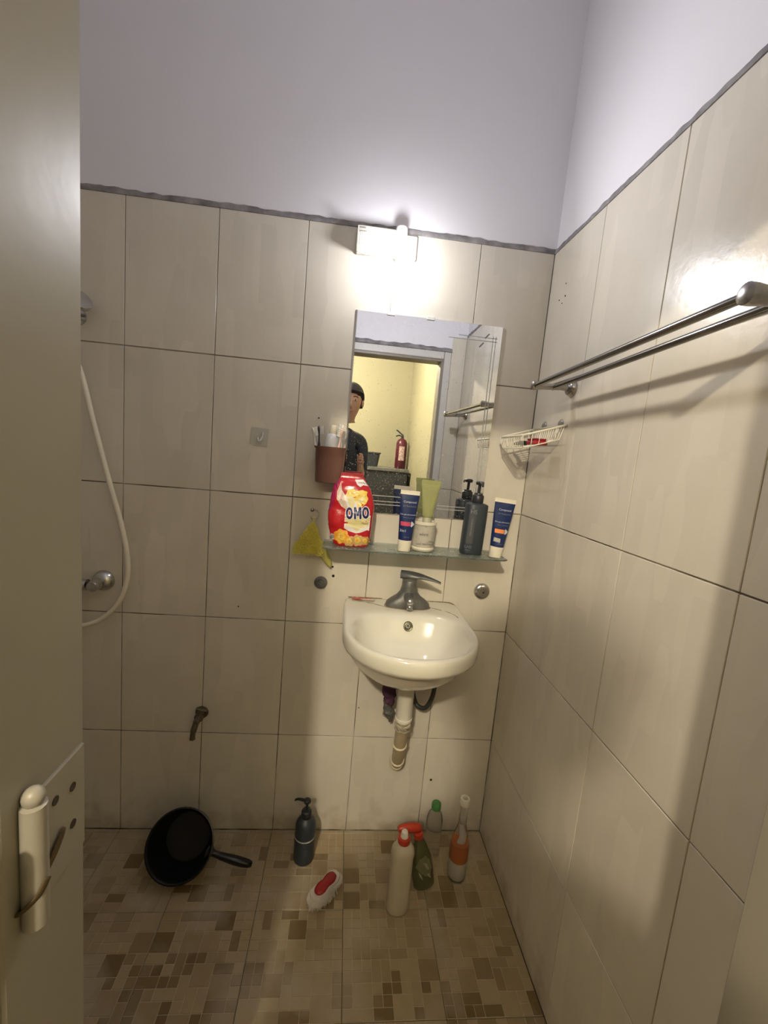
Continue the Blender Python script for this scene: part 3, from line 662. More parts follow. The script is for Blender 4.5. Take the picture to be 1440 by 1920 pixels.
# ================================================================== tubes
def tube_obj(name, x, y, lean, label, accent, w_top, hgt, zrot=0, extra=None):
    o = empty(name, (x, y, SZ+.0008), (0, lean, zrot), label=label, cat='tube')
    rings = []
    for i in range(15):
        t = i/14; a = .0205+(w_top-.0205)*t; b_ = .0165*(1-t)**.75+.0012
        rings.append(sring(0, 0, .034+(hgt-.044)*t, a, b_, 32, 2))
    tb = MB().loft(rings).build('tube_body', BLUE, o, smooth=70)
    rings = [sring(0, 0, z, a, b_, 28, 2.2) for z, a, b_ in ((0, .0185, .014), (.0015, .0195, .0155), (.028, .0205, .0168), (.0335, .0208, .0168), (.034, .02, .016))]
    MB().loft(rings).build('cap', CREAMP, o, smooth=40)
    MB().loft([sring(0, 0, hgt-.012, w_top+.0004, .0022, 24, 3), sring(0, 0, hgt-.010, w_top+.0004, .0014, 24, 3), sring(0, 0, hgt, w_top+.0004, .0012, 24, 3)]).build('crimped_end', CREAMP, o, smooth=50)
    bv = bvh_of([tb])
    text_decal('lettering', 'Compound', .0085, .002, hgt-.036, bv, PRINTW, o)
    text_decal('lettering', 'BY PHARUKIN', .0062, .002, hgt-.048, bv, PRINTG, o)
    text_decal('lettering', 'Dau gan pharmacien', .0056, .0, hgt-.072, bv, PRINTW, o)
    text_decal('lettering', 'Nuoc rua thuoc', .0052, .002, hgt-.081, bv, PRINTG, o)
    am = mat(accent[0], accent[1], .5, col2=tuple(c*1.3 for c in accent[1]), nscale=200)
    decal('accent_panel', [[(-.020, hgt-.092), (.009, hgt-.092), (.009, hgt-.104), (-.019, hgt-.104)]], bv, am, o, .0006, label=accent[2])
    decal('printed_emblem', [blob(.015, hgt-.098, .0055, .0075, 10, 3, .3)], bv, PRINTW, o, .0006)
    if extra == '3in1': text_decal('lettering', '3in1', .011, -.011, hgt-.122, bv, PRINTW, o)
    else:
        decal('printed_label_box', [[(-.018, .062), (.001, .060), (.001, .048), (-.018, .050)]], bv, mat('pale_label', (.5, .47, .42), .5, col2=(.2, .2, .2), nscale=200), o, .0006)
    text_decal('lettering', '100 ml', .006, .001, .042, bv, PRINTG, o)
    return o
tube_obj('blue_cream_tube', -.389, -.096, .025, 'blue cream tube with pink panel and white cap, left of the white pot', ('pink_print', (.48, .05, .11), 'pink printed panel'), .0285, .181, extra='3in1')
tube_obj('blue_cream_tube', -.108, -.098, .075, 'blue cream tube with orange panel and white cap at the shelf right end', ('orange_print', (.78, .24, .07), 'orange printed panel'), .0325, .180)

# white jar with a green tube stuck in it
jar = empty('white_jar', (-.327, -.064, SZ+.0008), label='small open white pot with dark lettering behind the left blue tube', cat='jar')
JM = mat('printed_jar_plastic', (.50, .47, .40), .4, col2=(.24, .22, .18), nscale=110, thresh=(.60, .68))
jb = MB().lathe([(0, 0), (.031, 0), (.033, .002), (.0345, .078), (.0345, .082)], 32, caps=True)
MB().lathe([(0, .003), (.030, .003), (.0315, .086), (.0355, .086), (.0362, .084), (.0355, .079), (.0345, .078), (.033, .001), (.030, 0), (0, 0)], 36, caps=False).build('pot', JM, jar, smooth=40)
MB().lathe([(.0305, .078), (.0322, .090), (.0368, .090), (.0368, .082), (.035, .080)], 36, caps=False).build('rim', CREAMP, jar, smooth=40)
MB().lathe([(.0335, .004), (.0352, .006), (.0352, .010), (.0335, .012)], 36, caps=False).build('base_band', CREAMP, jar, smooth=40)
bj = bvh_of([jar.children[0]])
text_decal('lettering', 'WHITE', .009, -.006, .050, bj, mat('dark_print', (.07, .065, .05), .5), jar)
text_decal('lettering', 'HAIR TREATMENT', .0065, .0, .022, bj, MATS['dark_print'], jar)
text_decal('lettering', '500g', .008, .018, .030, bj, MATS['dark_print'], jar)
GT = mat('translucent_green_plastic', (.56, .58, .27), .25, col2=(.40, .40, .18), nscale=20, trans=.45, ior=1.3)
gt = empty('green_tube', (-.322, -.060, SZ+.005), (.0, .02, 0), label='translucent green tube standing cap down in the small white pot', cat='tube')
rings = [sring(0, 0, .100+.100*i/12, .0165+.013*(i/12), .0135*(1-i/12)**.7+.0012, 28, 2) for i in range(13)]
rings = [sring(0, 0, .094, .010, .010, 28)]+rings
MB().loft(rings).build('tube_body', GT, gt, smooth=60)
MB().loft([sring(0, 0, .198, .030, .0016, 20, 3), sring(0, 0, .210, .030, .0014, 20, 3)]).build('crimped_end', GT, gt, smooth=50)
MB().lathe([(0, .002), (.015, .002), (.0155, .004), (.0145, .090), (.012, .098), (0, .098)], 20).build('cap', mat('grey_green_cap', (.42, .42, .30), .4), gt, smooth=40)

# charcoal pump bottle on the shelf
def pump_head(o, z, rot, m, s=1.0):
    MB().lathe([(0, z), (.0165*s, z), (.0175*s, z+.002), (.0175*s, z+.022*s), (.015*s, z+.025*s), (.013*s, z+.026*s), (.012*s, z+.030*s), (0, z+.030*s)], 24).build('collar', m, o, smooth=40)
    MB().lathe([(.0048*s, z+.028*s), (.0048*s, z+.056*s)], 12).build('stem', m, o, smooth=60)
    c, q = math.cos(rot), math.sin(rot)
    n0 = MB().lathe([(0, z+.054*s), (.011*s, z+.055*s), (.0125*s, z+.058*s), (.0125*s, z+.063*s), (.010*s, z+.066*s), (0, z+.0665*s)], 20).build('pump_top', m, o, smooth=50)
    p = [(0, 0, .060), (.014, 0, .0605), (.028, 0, .0605), (.038, 0, .058), (.044, 0, .053)]
    MB().tube(cr([(x*c*s, x*q*s, z+h_*s) for x, _, h_ in p], 4), [.0062*s-.0002*s*i for i in range(17)], 12).build('nozzle', m, n0, smooth=180)
pb = empty('shampoo_pump_bottle', (-.176, -.066, SZ+.0008), (0, .03, 0), label='tall charcoal pump bottle with grey lettering on the shelf beside the right blue tube', cat='bottle')
rings = [sring(0, 0, z, a, b_, 36, 2.7) for z, a, b_ in ((0, .0315, .025), (.0015, .0335, .027), (.006, .034, .0275), (.150, .034, .0275), (.1545, .0325, .026), (.1575, .024, .020), (.158, .017, .017))]
bb = MB().loft(rings).build('bottle_body', NAVYP, pb, smooth=50)
pump_head(pb, .158, -PI/2-.1, BLACKP, 1.0)
bv = bvh_of([bb])
decal('label_stripe', [[(-.026, .140), (-.006, .140), (-.006, .034), (-.026, .034)]], bv, mat('dark_grey_print', (.065, .07, .078), .5), pb, .0004)
text_decal('lettering', 'HS', .017, -.014, .126, bv, PRINTG, pb)
text_decal('lettering', 'MEN SHAMPOO', .0075, -.013, .085, bv, PRINTG, pb, vert=True)
text_decal('lettering', 'LH2', .012, -.017, .020, bv, PRINTG, pb)
text_decal('lettering', '650 ml', .0055, -.017, .012, bv, PRINTG, pb)

# ================================================================== toothbrush cup holder
cup = empty('toothbrush_holder', (-.628, -.043, 1.215), label='translucent brown plastic cup fixed to the wall left of the mirror, holding brushes', cat='cup')
CUPM = mat('brown_translucent_plastic', (0.25, 0.125, 0.10), 0.25, trans=.35, ior=1.35, col2=(.19, .095, .075), nscale=20)
rings = [sring(0, 0, z, a, b_, 36, 3) for z, a, b_ in ((.004, .0, .0), (0.0, .036, .028), (.002, .040, .032), (.06, .043, .035), (.098, .045, .0375), (.104, .049, .0405), (.106, .049, .0405), (.106, .044, .036), (.06, .041, .033), (.006, .037, .029), (.004, .0001, .0001))]
MB().loft(rings[1:]).build('cup_body', CUPM, cup, smooth=50)
MB().box((-.02, .034, .05), (.02, .0425, .112)).build('wall_bracket', CUPM, cup, bevel=.002)
tp = empty('toothpaste_tube', (-.632, -.045, 1.222), (.0, .05, .2), label='white toothpaste tube standing cap up in the brown cup', cat='tube')
MB().loft([sring(0, 0, z, a, b_, 26, 2) for z, a, b_ in ((0, .026, .0012), (.02, .025, .006), (.06, .023, .012), (.10, .021, .0165), (.125, .0195, .0185), (.135, .016, .016), (.139, .009, .009))]).build('tube_body', mat('silvery_white_tube', (.62, .62, .66), .25, col2=(.42, .43, .48), nscale=26), tp, smooth=60)
MB().lathe([(.010, .137), (.0115, .139), (.0105, .160), (.0095, .163), (0, .164)], 20).build('cap', CREAMP, tp, smooth=40)
def brush(name, label, base, top, m, head=True):
    o = empty(name, base, label=label, cat='toothbrush'); d = Vector(top)-Vector(base); L_ = d.length; q = d.to_track_quat('Z', 'X').to_euler(); o.rotation_euler = q
    p = cr([(0, 0, 0), (.0015, 0, L_*.3), (-.001, 0, L_*.6), (0, 0, L_*.85), (0, 0, L_)], 5)
    MB().tube(p, [.0034]*8+[.0042]*4+[.003, .0024, .0022, .0022, .003, .004, .0045, .0042, .002][:len(p)-12], 8, flat=1.5).build('handle', m, o, smooth=180)
    if head:
        mb = MB()
        for i in range(4):
            for j in range(3): mb.lathe([(.0012, .003), (.0014, .013)], 6, c=(0, 0, 0), axis='x'); 
        mb = MB()
        for i in range(5):
            for j in range(3):
                zz, yy = L_-.022+.005*i, -.003+.003*j
                mb.add([(.003, yy-.0012, zz-.0018), (.003, yy+.0012, zz-.0018), (.003, yy+.0012, zz+.0018), (.003, yy-.0012, zz+.0018), (.0125, yy-.0014, zz-.002), (.0125, yy+.0014, zz-.002), (.0125, yy+.0014, zz+.002), (.0125, yy-.0014, zz+.002)], [(0, 3, 2, 1), (4, 5, 6, 7), (0, 1, 5, 4), (1, 2, 6, 5), (2, 3, 7, 6), (3, 0, 4, 7)])
        mb.build('bristles', mat('white_bristles', (.8, .78, .72), .7), o)
    return o
TBW = mat('white_brush_handle', (.78, .74, .68), .3); TBB = mat('dark_brush_handle', (.05, .05, .06), .35); TBP = mat('peach_brush_handle', (.70, .46, .36), .3)
brush('toothbrush', 'white toothbrush leaning far left out of the brown cup', (-.650, -.045, 1.222), (-.684, -.058, 1.372), TBW)
brush('toothbrush', 'thin toothbrush with dark handle beside the leaning white one', (-.655, -.030, 1.222), (-.668, -.028, 1.380), TBB)
brush('toothbrush', 'pale pink toothbrush crossing the cup rim towards the mirror', (-.622, -.066, 1.224), (-.597, -.058, 1.375), TBP)
brush('toothbrush', 'white toothbrush behind the pink one at the right of the cup', (-.608, -.045, 1.222), (-.598, -.040, 1.388), TBW)
rz = empty('white_razor', (-.640, -.060, 1.224), (0, .35, 0), label='pale razor resting in the brown cup in front of the toothpaste', cat='razor')
MB().tube([(0, 0, 0), (.004, 0, .05), (.002, 0, .09)], [.003, .0045, .003], 10).build('handle', mat('peach_plastic', (.72, .55, .46), .35), rz, smooth=180)
MB().box((-.018, -.004, .088), (.018, .004, .098)).build('razor_head', WHITEP, rz, bevel=.0015)

# ================================================================== bath scrubber on a hook
hk = empty('wall_hook', (-.663, 0, 1.110), label='small bent wire hook on the tiles above the yellow scrubber', cat='hook')
MB().tube(cr([(-.012, -.001, .012), (-.004, -.004, .014), (.008, -.008, .010), (.010, -.012, -.004), (.002, -.014, -.016), (-.008, -.016, -.014), (-.012, -.018, -.006)], 6), .0013, 8).build('hook_wire', STEEL, hk, smooth=180)
MB().lathe([(0, -.004), (.004, -.003), (.006, -.0005)], 14, c=(-.010, 0, .012), axis='y').build('hook_pad', STEEL, hk, smooth=50)
YN = mat('yellow_green_net', (0.76, 0.66, 0.09), .6, col2=(.85, .78, .25), nscale=140, bump=1, bscale=260)
sc = empty('bath_scrubber', (-.666, -.02, 1.088), label='yellow mesh bath scrubber hanging from the wire hook left of the shelf', cat='scrubber')
mb = MB(); rings = []
for i in range(26):
    t = i/25; z = -.098*t; a = .004+.038*min(1, t*1.35)**.9*(1-.45*max(0, t-.8)/.2); b_ = .003+.013*math.sin(PI*min(1, t*1.0+.08))**.7 if t < .93 else .006
    rings.append([(-.012*t+a*(1+.10*noise.noise(Vector((math.cos(2*PI*j/40)*4, math.sin(2*PI*j/40)*4, t*7))))*math.cos(2*PI*j/40), b_*math.sin(2*PI*j/40)+.002*noise.noise(Vector((j, t*30, 0))), z+.006*noise.noise(Vector((j*.3, 2, t)))*t) for j in range(40)])
mb.loft(rings).build('net_core', YN, sc, smooth=180)
mb = MB(); rr_ = random.Random(3)
for k in range(260):
    t = rr_.random()**.7; z = -.004-.096*t; a = .004+.040*min(1, t*1.35); x0 = -.012*t+rr_.uniform(-a, a); y0 = -.012-.010*rr_.random(); ph = rr_.uniform(0, 6.28)
    mb.tube([(x0+.0055*math.cos(ph+s_*1.1), y0-.0025*math.sin(s_*1.3+k), z+.0055*math.sin(ph+s_*1.1)) for s_ in range(5)], .0009, 4)
mb.build('net_strands', YN, sc, kind='stuff')
mb = MB(); rings = []
for i in range(14):
    t = i/13; cx, cz, w_ = .012+.050*t, -.070-.072*t**1.2, .022*(1-t)**.6+.003
    rings.append([(cx-w_*.9+w_*1.8*j/9, .004-.004*math.sin(PI*j/9)+.002*noise.noise(Vector((j, t*9, 4))), cz+w_*.5*j/9) for j in range(10)])
n_ = len(rings); fs = []
mb.add([p for r in rings for p in r], [(i*10+j, i*10+j+1, (i+1)*10+j+1, (i+1)*10+j) for i in range(n_-1) for j in range(9)])
fl = mb.build('net_flap', mat('sheer_yellow_net', (.66, .60, .2), .6, trans=.35, nscale=120, ior=1.1), sc, smooth=180)
so = fl.modifiers.new('thick', 'SOLIDIFY'); so.thickness = .0008
mb = MB(); mb.tube(cr([(0.0, -.001, 0), (-.001, .002, .012), (.003, .005, .016), (.003, .0, .002)], 4), .0009, 6); mb.build('hanging_loop', YN, sc, smooth=180)

# adhesive hook plate on the tiles
sq = empty('adhesive_hook', (-.845, 0, 1.333), (0, .07, 0), label='clear square adhesive hook on the tiles left of the brown cup', cat='hook')
CP = mat('clear_film', (.72, .69, .62), .12, col2=(.66, .62, .55), nscale=30, trans=.3, ior=1.2)
MB().box((-.026, -.0016, -.027), (.026, -.0003, .027)).build('backing_film', CP, sq, bevel=.0005)
MB().tube(cr([(.008, -.002, .014), (.009, -.006, .0), (.006, -.012, -.010), (.0, -.014, -.012), (-.003, -.013, -.004)], 5), .0026, 10).build('hook_arm', mat('clear_plastic', (.80, .79, .75), .1, trans=.4), sq, smooth=180)

# small stains / screw holes in the tiles
HOLE = mat('dark_hole', (.012, .010, .008), .9)
for i, (x, z, r) in enumerate(((-.200, .200, .0042), (-.593, .914, .0045), (-.597, .944, .003), (-.672, 1.405, .0022), (-.885, .795, .002), (-.475, .463, .002))):
    MB().lathe([(0, -.0016), (r*.6, -.0018), (r, -.0006), (r*1.1, .001)], 10, c=(x, 0, z), axis='y').build('hole_plug', HOLE, wall_back, smooth=60)
for (y, z, r) in ((-.07, 1.80, .002), (-.10, 1.835, .0018), (-.105, 1.80, .0025), (-.09, 1.785, .0015)):
    MB().lathe([(0, -.0016), (r*.6, -.0018), (r, -.0006), (r*1.1, .001)], 8, c=(0, y, z), axis='x').build('hole_plug', HOLE, wall_right, smooth=60)

# ================================================================== towel rack
rk = empty('towel_rack', (0, -.52, 1.535), label='double bar steel towel rack on the right wall', cat='towel rack')
def rrel(p): return Vector(p)-Vector((0, -.52, 1.535))
for yv, zo in ((-.221, 1.528), (-.826, 1.545)):
    arm = MB().tube([rrel((-.004, yv, zo)), rrel((-.03, yv, zo)), rrel((-.085, yv, zo-.003)), rrel((-.104, yv, zo-.003)), rrel((-.112, yv, zo-.003)), rrel((-.115, yv, zo-.003))], [.0085, .008, .008, .0115, .0115, .007] if yv > -.5 else [.0095, .010, .0115, .0135, .0135, .008], 20).build('arm', STEEL, rk, smooth=50)
    c = rrel((0, yv, zo)); MB().lathe([(.010, -.014), (.017, -.013), (.0195, -.009), (.022, -.003), (.022, -.0003), (0, -.0003)], 28, c=c, axis='x').build('flange', STEEL, arm, smooth=50)
    if yv > -.5: MB().lathe([(0, -.019), (.005, -.018), (.0105, -.014)], 20, c=(c[0], c[1], c[2]), axis='x').build('flange_screw', DULL, arm, smooth=50)
for xb in (-.104, -.052):
    MB().tube([rrel((xb, -.215, 1.525)), rrel((xb, -.80, 1.5415)), rrel((xb, -.826, 1.542))], .0066, 18).build('bar', mat('dark_chrome_bar', (.24, .23, .22), .14, 1.0, col2=(.17, .16, .15), nscale=30), rk, smooth=60)

# ================================================================== wire basket on the right wall
bk = empty('wire_basket', (0, -.13, 1.415), label='small cream wire soap basket hanging on the right wall by the corner', cat='basket')
WIRE = mat('cream_coated_wire', (.82, .77, .62), .4)
def bp(u, v, h_): # u 0..1 along y (far..near), v 0..1 from wall outward, h depth below rim
    h_ = h_*.74; taper = 1-.14*h_/.05
    y = -.13+(.092-.184*u)*taper; x = -.004-(.112*v)*(1-.10*h_/.05)-.004*h_/.05; z = 1.432-.036*v-h_*(1-.1*v)
    return Vector((x, y+.13, z-1.415))
fr_ = [bp(0, 0, 0), bp(0, .5, 0), bp(0, .88, 0), bp(.10, 1, 0), bp(.5, 1, 0), bp(.90, 1, 0), bp(1, .88, 0), bp(1, .5, 0), bp(1, 0, 0)]
MB().tube(fr_+[bp(.5, 0, 0), bp(0, 0, 0)], .0028, 8).build('rim_wire', WIRE, bk, smooth=180)
MB().tube([bp(0, 0.06, .05), bp(0, .9, .05), bp(.1, 1, .05), bp(.9, 1, .05), bp(1, .9, .05), bp(1, .06, .05), bp(0, .06, .05)], .0016, 6).build('base_wire', WIRE, bk, smooth=180)
for i in range(13):
    u = .04+.92*i/12
    MB().tube([bp(u, 0, 0), bp(u, .03, .046), bp(u, .06, .05), bp(u, .94, .05), bp(u, .98, .046), bp(u, 1, 0)], .0012, 6).build('cross_wire', WIRE, bk, smooth=180)
for v in (.2, .4, .6, .8):
    MB().tube([bp(0, v, 0), bp(0, v, .046), bp(.03, v, .0505), bp(.97, v, .0505), bp(1, v, .046), bp(1, v, 0)], .0012, 6).build('cross_wire', WIRE, bk, smooth=180)
for y in (-.085, -.185):
    MB().lathe([(0, -.006), (.009, -.005), (.0135, -.001), (.014, -.0002)], 20, c=(0, y+.13, .023), axis='x').build('suction_pad', mat('clear_grey_pad', (.38, .36, .33), .2, trans=.3), bk, smooth=60)
# things in it
rz2 = empty('dark_razor', (-.075, -.115, 1.376), label='black razor lying in the wire basket', cat='razor')
MB().tube([(.0, .05, .004), (0, .015, .006), (0, -.02, .004)], [.005, .006, .005], 10).build('handle', BLACKP, rz2, smooth=180)
MB().box((-.014, -.034, -.001), (.014, -.020, .010)).build('razor_head', BLACKP, rz2, bevel=.002)
rd = empty('red_soap_box', (-.055, -.175, 1.376), label='small red plastic case in the wire basket', cat='case')
MB().box((-.022, -.026, -.001), (.018, .028, .011)).build('case_base', mat('red_case_plastic', (.42, .03, .04), .35), rd, bevel=.003)
MB().box((-.021, -.025, .0115), (.017, .027, .017)).build('case_lid', mat('dark_red_plastic', (.30, .02, .03), .35), rd, bevel=.003)

# ================================================================== low wall tap (left) and shower
tap = empty('wall_tap', (-.985, 0, .430), label='corroded old tap low on the back wall above the black dipper', cat='tap')
OLD = mat('corroded_brass', (.10, .075, .045), .5, .5, col2=(.20, .17, .12), nscale=60, bump=.5, bscale=150)
MB().lathe([(0, -.004), (.020, -.004), (.021, -.0005)], 20, axis='y').build('flange', OLD, tap, smooth=40)
MB().lathe([(0, -.062), (.008, -.062), (.010, -.056), (.010, -.036), (.014, -.034), (.014, -.024), (.009, -.022), (.009, -.003)], 18, axis='y').build('body', OLD, tap, smooth=40)
MB().tube(cr([(0, -.052, .0), (-.004, -.060, -.018), (-.007, -.062, -.036), (-.008, -.062, -.052)], 5), [.009]*8+[.0078]*7+[.009], 14).build('spout', OLD, tap, smooth=60)
MB().lathe([(0, .010), (.006, .010), (.006, .026), (0, .026)], 14, c=(0, -.03, 0)).build('valve_stem', OLD, tap, smooth=40)
MB().box((-.016, -.036, .026), (.020, -.024, .031)).build('lever_handle', OLD, tap, bevel=.002, rot=(0, .2, 0))

sh = empty('shower_mixer', (-1.365, 0, .856), label='chrome shower mixer on the back wall inside the white hose loop', cat='mixer')
MB().tube([(-.075, -.050, 0), (.055, -.050, 0)], .017, 20).build('mixer_body', CHROME, sh, smooth=40)
for x in (-.065, .075):
    fl_ = MB().lathe([(.010, -.046), (.012, -.045), (.013, -.022), (.024, -.018), (.031, -.007), (.0325, -.0005)], 28, c=(x, 0, 0), axis='y').build('flange', CHROME, sh, smooth=50, )
    MB().lathe([(0, -.068), (.014, -.067), (.0165, -.062), (.0165, -.040), (.012, -.038)], 18, c=(x, 0, 0), axis='y').build('union_nut', CHROME, fl_, smooth=40)
MB().lathe([(0, -.100), (.018, -.099), (.023, -.094), (.023, -.070), (.018, -.064)], 24, c=(-.01, 0, 0), axis='y').build('cartridge', CHROME, sh, smooth=40)
MB().tube(cr([(-.01, -.095, .004), (-.01, -.108, .03), (-.01, -.125, .06)], 5), [.008]*6+[.006]*5, 12, flat=1.5).build('lever', CHROME, sh, smooth=60)
MB().lathe([(.008, -.028), (.010, -.027), (.010, -.012)], 16, c=(-.01, -.05, 0)).build('outlet', CHROME, sh, smooth=40)
hs = empty('shower_hose', (-1.36, -.05, .70), label='cream plastic shower hose hanging in a long loop at the left', cat='hose')
hp = cr([(-1.401, -.098, 1.588), (-1.370, -.062, 1.555), (-1.338, -.035, 1.475), (-1.306, -.030, 1.34), (-1.262, -.030, 1.17), (-1.226, -.030, 1.04), (-1.207, -.030, .93), (-1.212, -.030, .855), (-1.238, -.030, .79), (-1.285, -.032, .742), (-1.342, -.036, .722), (-1.378, -.044, .745), (-1.378, -.05, .79), (-1.375, -.05, .832)], 10)
MB().tube([p-Vector((-1.36, -.05, .70)) for p in hp], .0072, 14).build('hose_tube', CREAMP, hs, smooth=180)
shd = empty('hand_shower', (-1.36, 0, 1.64), label='chrome hand shower in its wall holder at the upper left, half behind the door frame', cat='shower head')
MB().lathe([(0, -.004), (.022, -.004), (.023, -.0005)], 22, axis='y', c=(0, 0, -.02)).build('wall_plate', CHROME, shd, smooth=40)
MB().tube([(0, -.002, -.02), (0, -.045, -.01)], .010, 14).build('holder_arm', CHROME, shd, smooth=40)
MB().tube(cr([(-.040, -.095, -.045), (-.02, -.075, -.02), (.012, -.052, .004), (.03, -.050, .012)], 5), [.010]*10+[.013]*6, 16).build('handle', CHROME, shd, smooth=60)
mb = MB().lathe([(0, -.012), (.020, -.010), (.031, -.002), (.033, .006), (.031, .010), (0, .012)], 28)
hd = mb.build('spray_head', CHROME, shd, smooth=50); hd.location = (.030, -.052, .010); hd.rotation_euler = (.5, .9, 0)

# ================================================================== things on the floor
# black dipper lying tilted against the wall
dp = empty('black_dipper', (-.985, -.128, .087), (1.02, .10, -.02), label='black plastic water dipper lying on its side by the wall at the left', cat='dipper')
BD = mat('black_glossy_plastic', (.006, .006, .007), .22, col2=(.012, .011, .010), nscale=20)
MB().lathe([(0, -.048), (.052, -.048), (.062, -.044), (.070, -.02), (.080, .042), (.086, .045), (.0865, .048), (.083, .049), (.077, .043), (.067, -.018), (.058, -.041), (0, -.044)], 44, caps=False).build('bowl', BD, dp, smooth=50)
hp_ = cr([(.074, -.004, .034), (.095, -.008, .036), (.125, -.012, .036), (.165, -.016, .034), (.196, -.018, .032)], 6)
hp_ = [Vector((p.x*math.cos(-.05)-p.y*math.sin(-.05), p.x*math.sin(-.05)+p.y*math.cos(-.05), p.z)) for p in hp_]
MB().tube(hp_, [.026, .021, .017, .013, .011, .010, .0098, .0098, .010, .0105, .011, .0115, .012, .0125, .013, .0135, .0138, .0138, .0138, .0135, .013, .0125, .012, .010, .007], 16, flat=.8).build('handle', BD, dp, smooth=180)
dp.scale = (1.12, 1.12, 1.12)
# dark pump bottle
b2 = empty('dark_pump_bottle', (-.620, -.105, 0), label='dark round pump bottle with a thin pale ring standing on the floor by the wall', cat='bottle')
bo = MB().lathe([(0, .0), (.028, 0), (.031, .002), (.0325, .008), (.0325, .115), (.031, .130), (.024, .143), (.014, .150), (.012, .153), (0, .153)], 32).build('bottle_body', NAVYP, b2, smooth=50)
MB().lathe([(.0326, .084), (.0332, .085), (.0332, .088), (.0326, .089)], 32, caps=False).build('pale_ring', mat('pale_ring_print', (.42, .40, .37), .4), b2, smooth=60)
pump_head(b2, .150, PI-.25, BLACKP, .92)
text_decal('lettering', 'LH2', .012, .012, .050, bvh_of([bo]), mat('dim_grey_print', (.11, .11, .11), .5), b2, vert=True)
# scrubbing brush
br = empty('scrubbing_brush', (-.545, -.222, 0), (0, 0, .86), label='red scrubbing brush with white bristles lying on the floor tiles', cat='brush')
def hour(z, s_=1.0, e=0):
    out = []
    for j in range(40):
        t = 2*PI*j/40; x = .058*math.copysign(abs(math.cos(t))**.75, math.cos(t)); wd = .026*(1-.26*math.exp(-(x/.022)**2)); out.append((x*s_, wd*math.copysign(abs(math.sin(t))**.8, math.sin(t))*s_, z))
    return out
MB().loft([hour(.024, .92), hour(.026, .95), hour(.033, .95), hour(.037, .90)]).build('brush_back', mat('faded_white_plastic', (.55, .50, .45), .45), br, smooth=50)
MB().loft([hour(.036, .68), hour(.040, .70), hour(.044, .66), hour(.046, .55)]).build('grip', mat('dark_red_grip', (.26, .012, .012), .4), br, smooth=50, label='dark red hourglass grip')
mb = MB(); r5 = random.Random(5)
for k in range(620):
    a = r5.uniform(0, 6.28); q = math.sqrt(r5.random())
    x, y = .052*q*math.cos(a), .0225*q*math.sin(a)*(1-.2*math.exp(-(x/.02)**2)) if k else 0
    ox, oy = x*(1.12+.12*r5.random()), y*(1.25+.2*r5.random())
    mb.tube([(x, y, .026), ((x+ox)/2, (y+oy)/2, .014), (ox, oy, .0006)], .0011, 4)
mb.build('bristles', mat('grubby_white_bristle', (.58, .53, .47), .7), br, kind='stuff')
mb = MB()
for k in range(150):      # splayed fringe at the edge
    t = 2*PI*k/150; x = .058*math.copysign(abs(math.cos(t))**.75, math.cos(t)); y = .026*(1-.26*math.exp(-(x/.022)**2))*math.copysign(abs(math.sin(t))**.8, math.sin(t))
    mb.tube([(x*.93, y*.93, .029), (x*1.03, y*1.06, .027+.003*r5.random()), (x*1.10, y*1.2, .018+.006*r5.random())], .0013, 4)
mb.build('bristle_fringe', MATS['grubby_white_bristle'], br, kind='stuff')

# tall white cleaner bottle
wb = empty('white_cleaner_bottle', (-.332, -.262, 0), (.0, .0, .1), label='tall milky white bottle with red collar standing in front under the basin', cat='bottle')
WB = mat('milky_bottle_plastic', (.56, .50, .38), .35, col2=(.50, .44, .32), nscale=16)
MB().loft([sring(0, 0, z, a, b_, 36, 2.2) for z, a, b_ in ((0, .030, .024), (.002, .0325, .026), (.01, .034, .027), (.165, .034, .027), (.19, .0335, .027), (.205, .036, .029), (.222, .034, .028), (.238, .022, .020), (.243, .0125, .0125), (.246, .0125, .0125))]).build('bottle_body', WB, wb, smooth=50)
MB().lathe([(0, .245), (.0185, .245), (.019, .247), (.0185, .262), (.015, .264), (0, .264)], 26).build('collar', REDP, wb, smooth=40, label='red screw collar')
MB().lathe([(.012, .263), (.0115, .270), (.009, .282), (.006, .284), (0, .284)], 20).build('white_nozzle', WHITEP, wb, smooth=40, label='white spout cap')
wb.scale = (.95, .95, .90)
# green trigger sprayer
gs = empty('trigger_spray_bottle', (-.240, -.190, .004), (.0, -.20, .15), label='dark green spray bottle with red trigger head behind the white bottle', cat='bottle')
GB = mat('murky_green_liquid_plastic', (.075, .08, .03), .2, col2=(.12, .125, .05), nscale=24, coat=.4)
gb = MB().loft([sring(0, 0, z, a, b_, 34, 2.2) for z, a, b_ in ((0, .030, .021), (.002, .034, .024), (.06, .035, .025), (.10, .032, .023), (.135, .023, .019), (.160, .0145, .0145), (.172, .0125, .0125))]).build('bottle_body', GB, gs, smooth=50)
bvg = bvh_of([gb])
decal('leaf_label', [[(-.024, .085), (-.010, .112), (.010, .118), (.022, .100), (.026, .070), (.018, .045), (.004, .050), (-.008, .062)]], bvg, mat('olive_label', (.20, .19, .10), .4, col2=(.10, .11, .04), nscale=50), gs, .0004)
decal('printed_leaf', [[(.0, .10), (.012, .092), (.018, .068), (.010, .072)], [(-.018, .072), (-.010, .060), (-.006, .040), (-.015, .054)], [(.008, .06), (.018, .052), (.020, .036), (.012, .046)]], bvg, mat('pale_leaf_print', (.36, .35, .24), .4), gs, .0008)
MB().lathe([(0, .170), (.0145, .170), (.0145, .186), (.010, .188), (0, .19)], 20).build('collar', REDP, gs, smooth=40)
rings = []
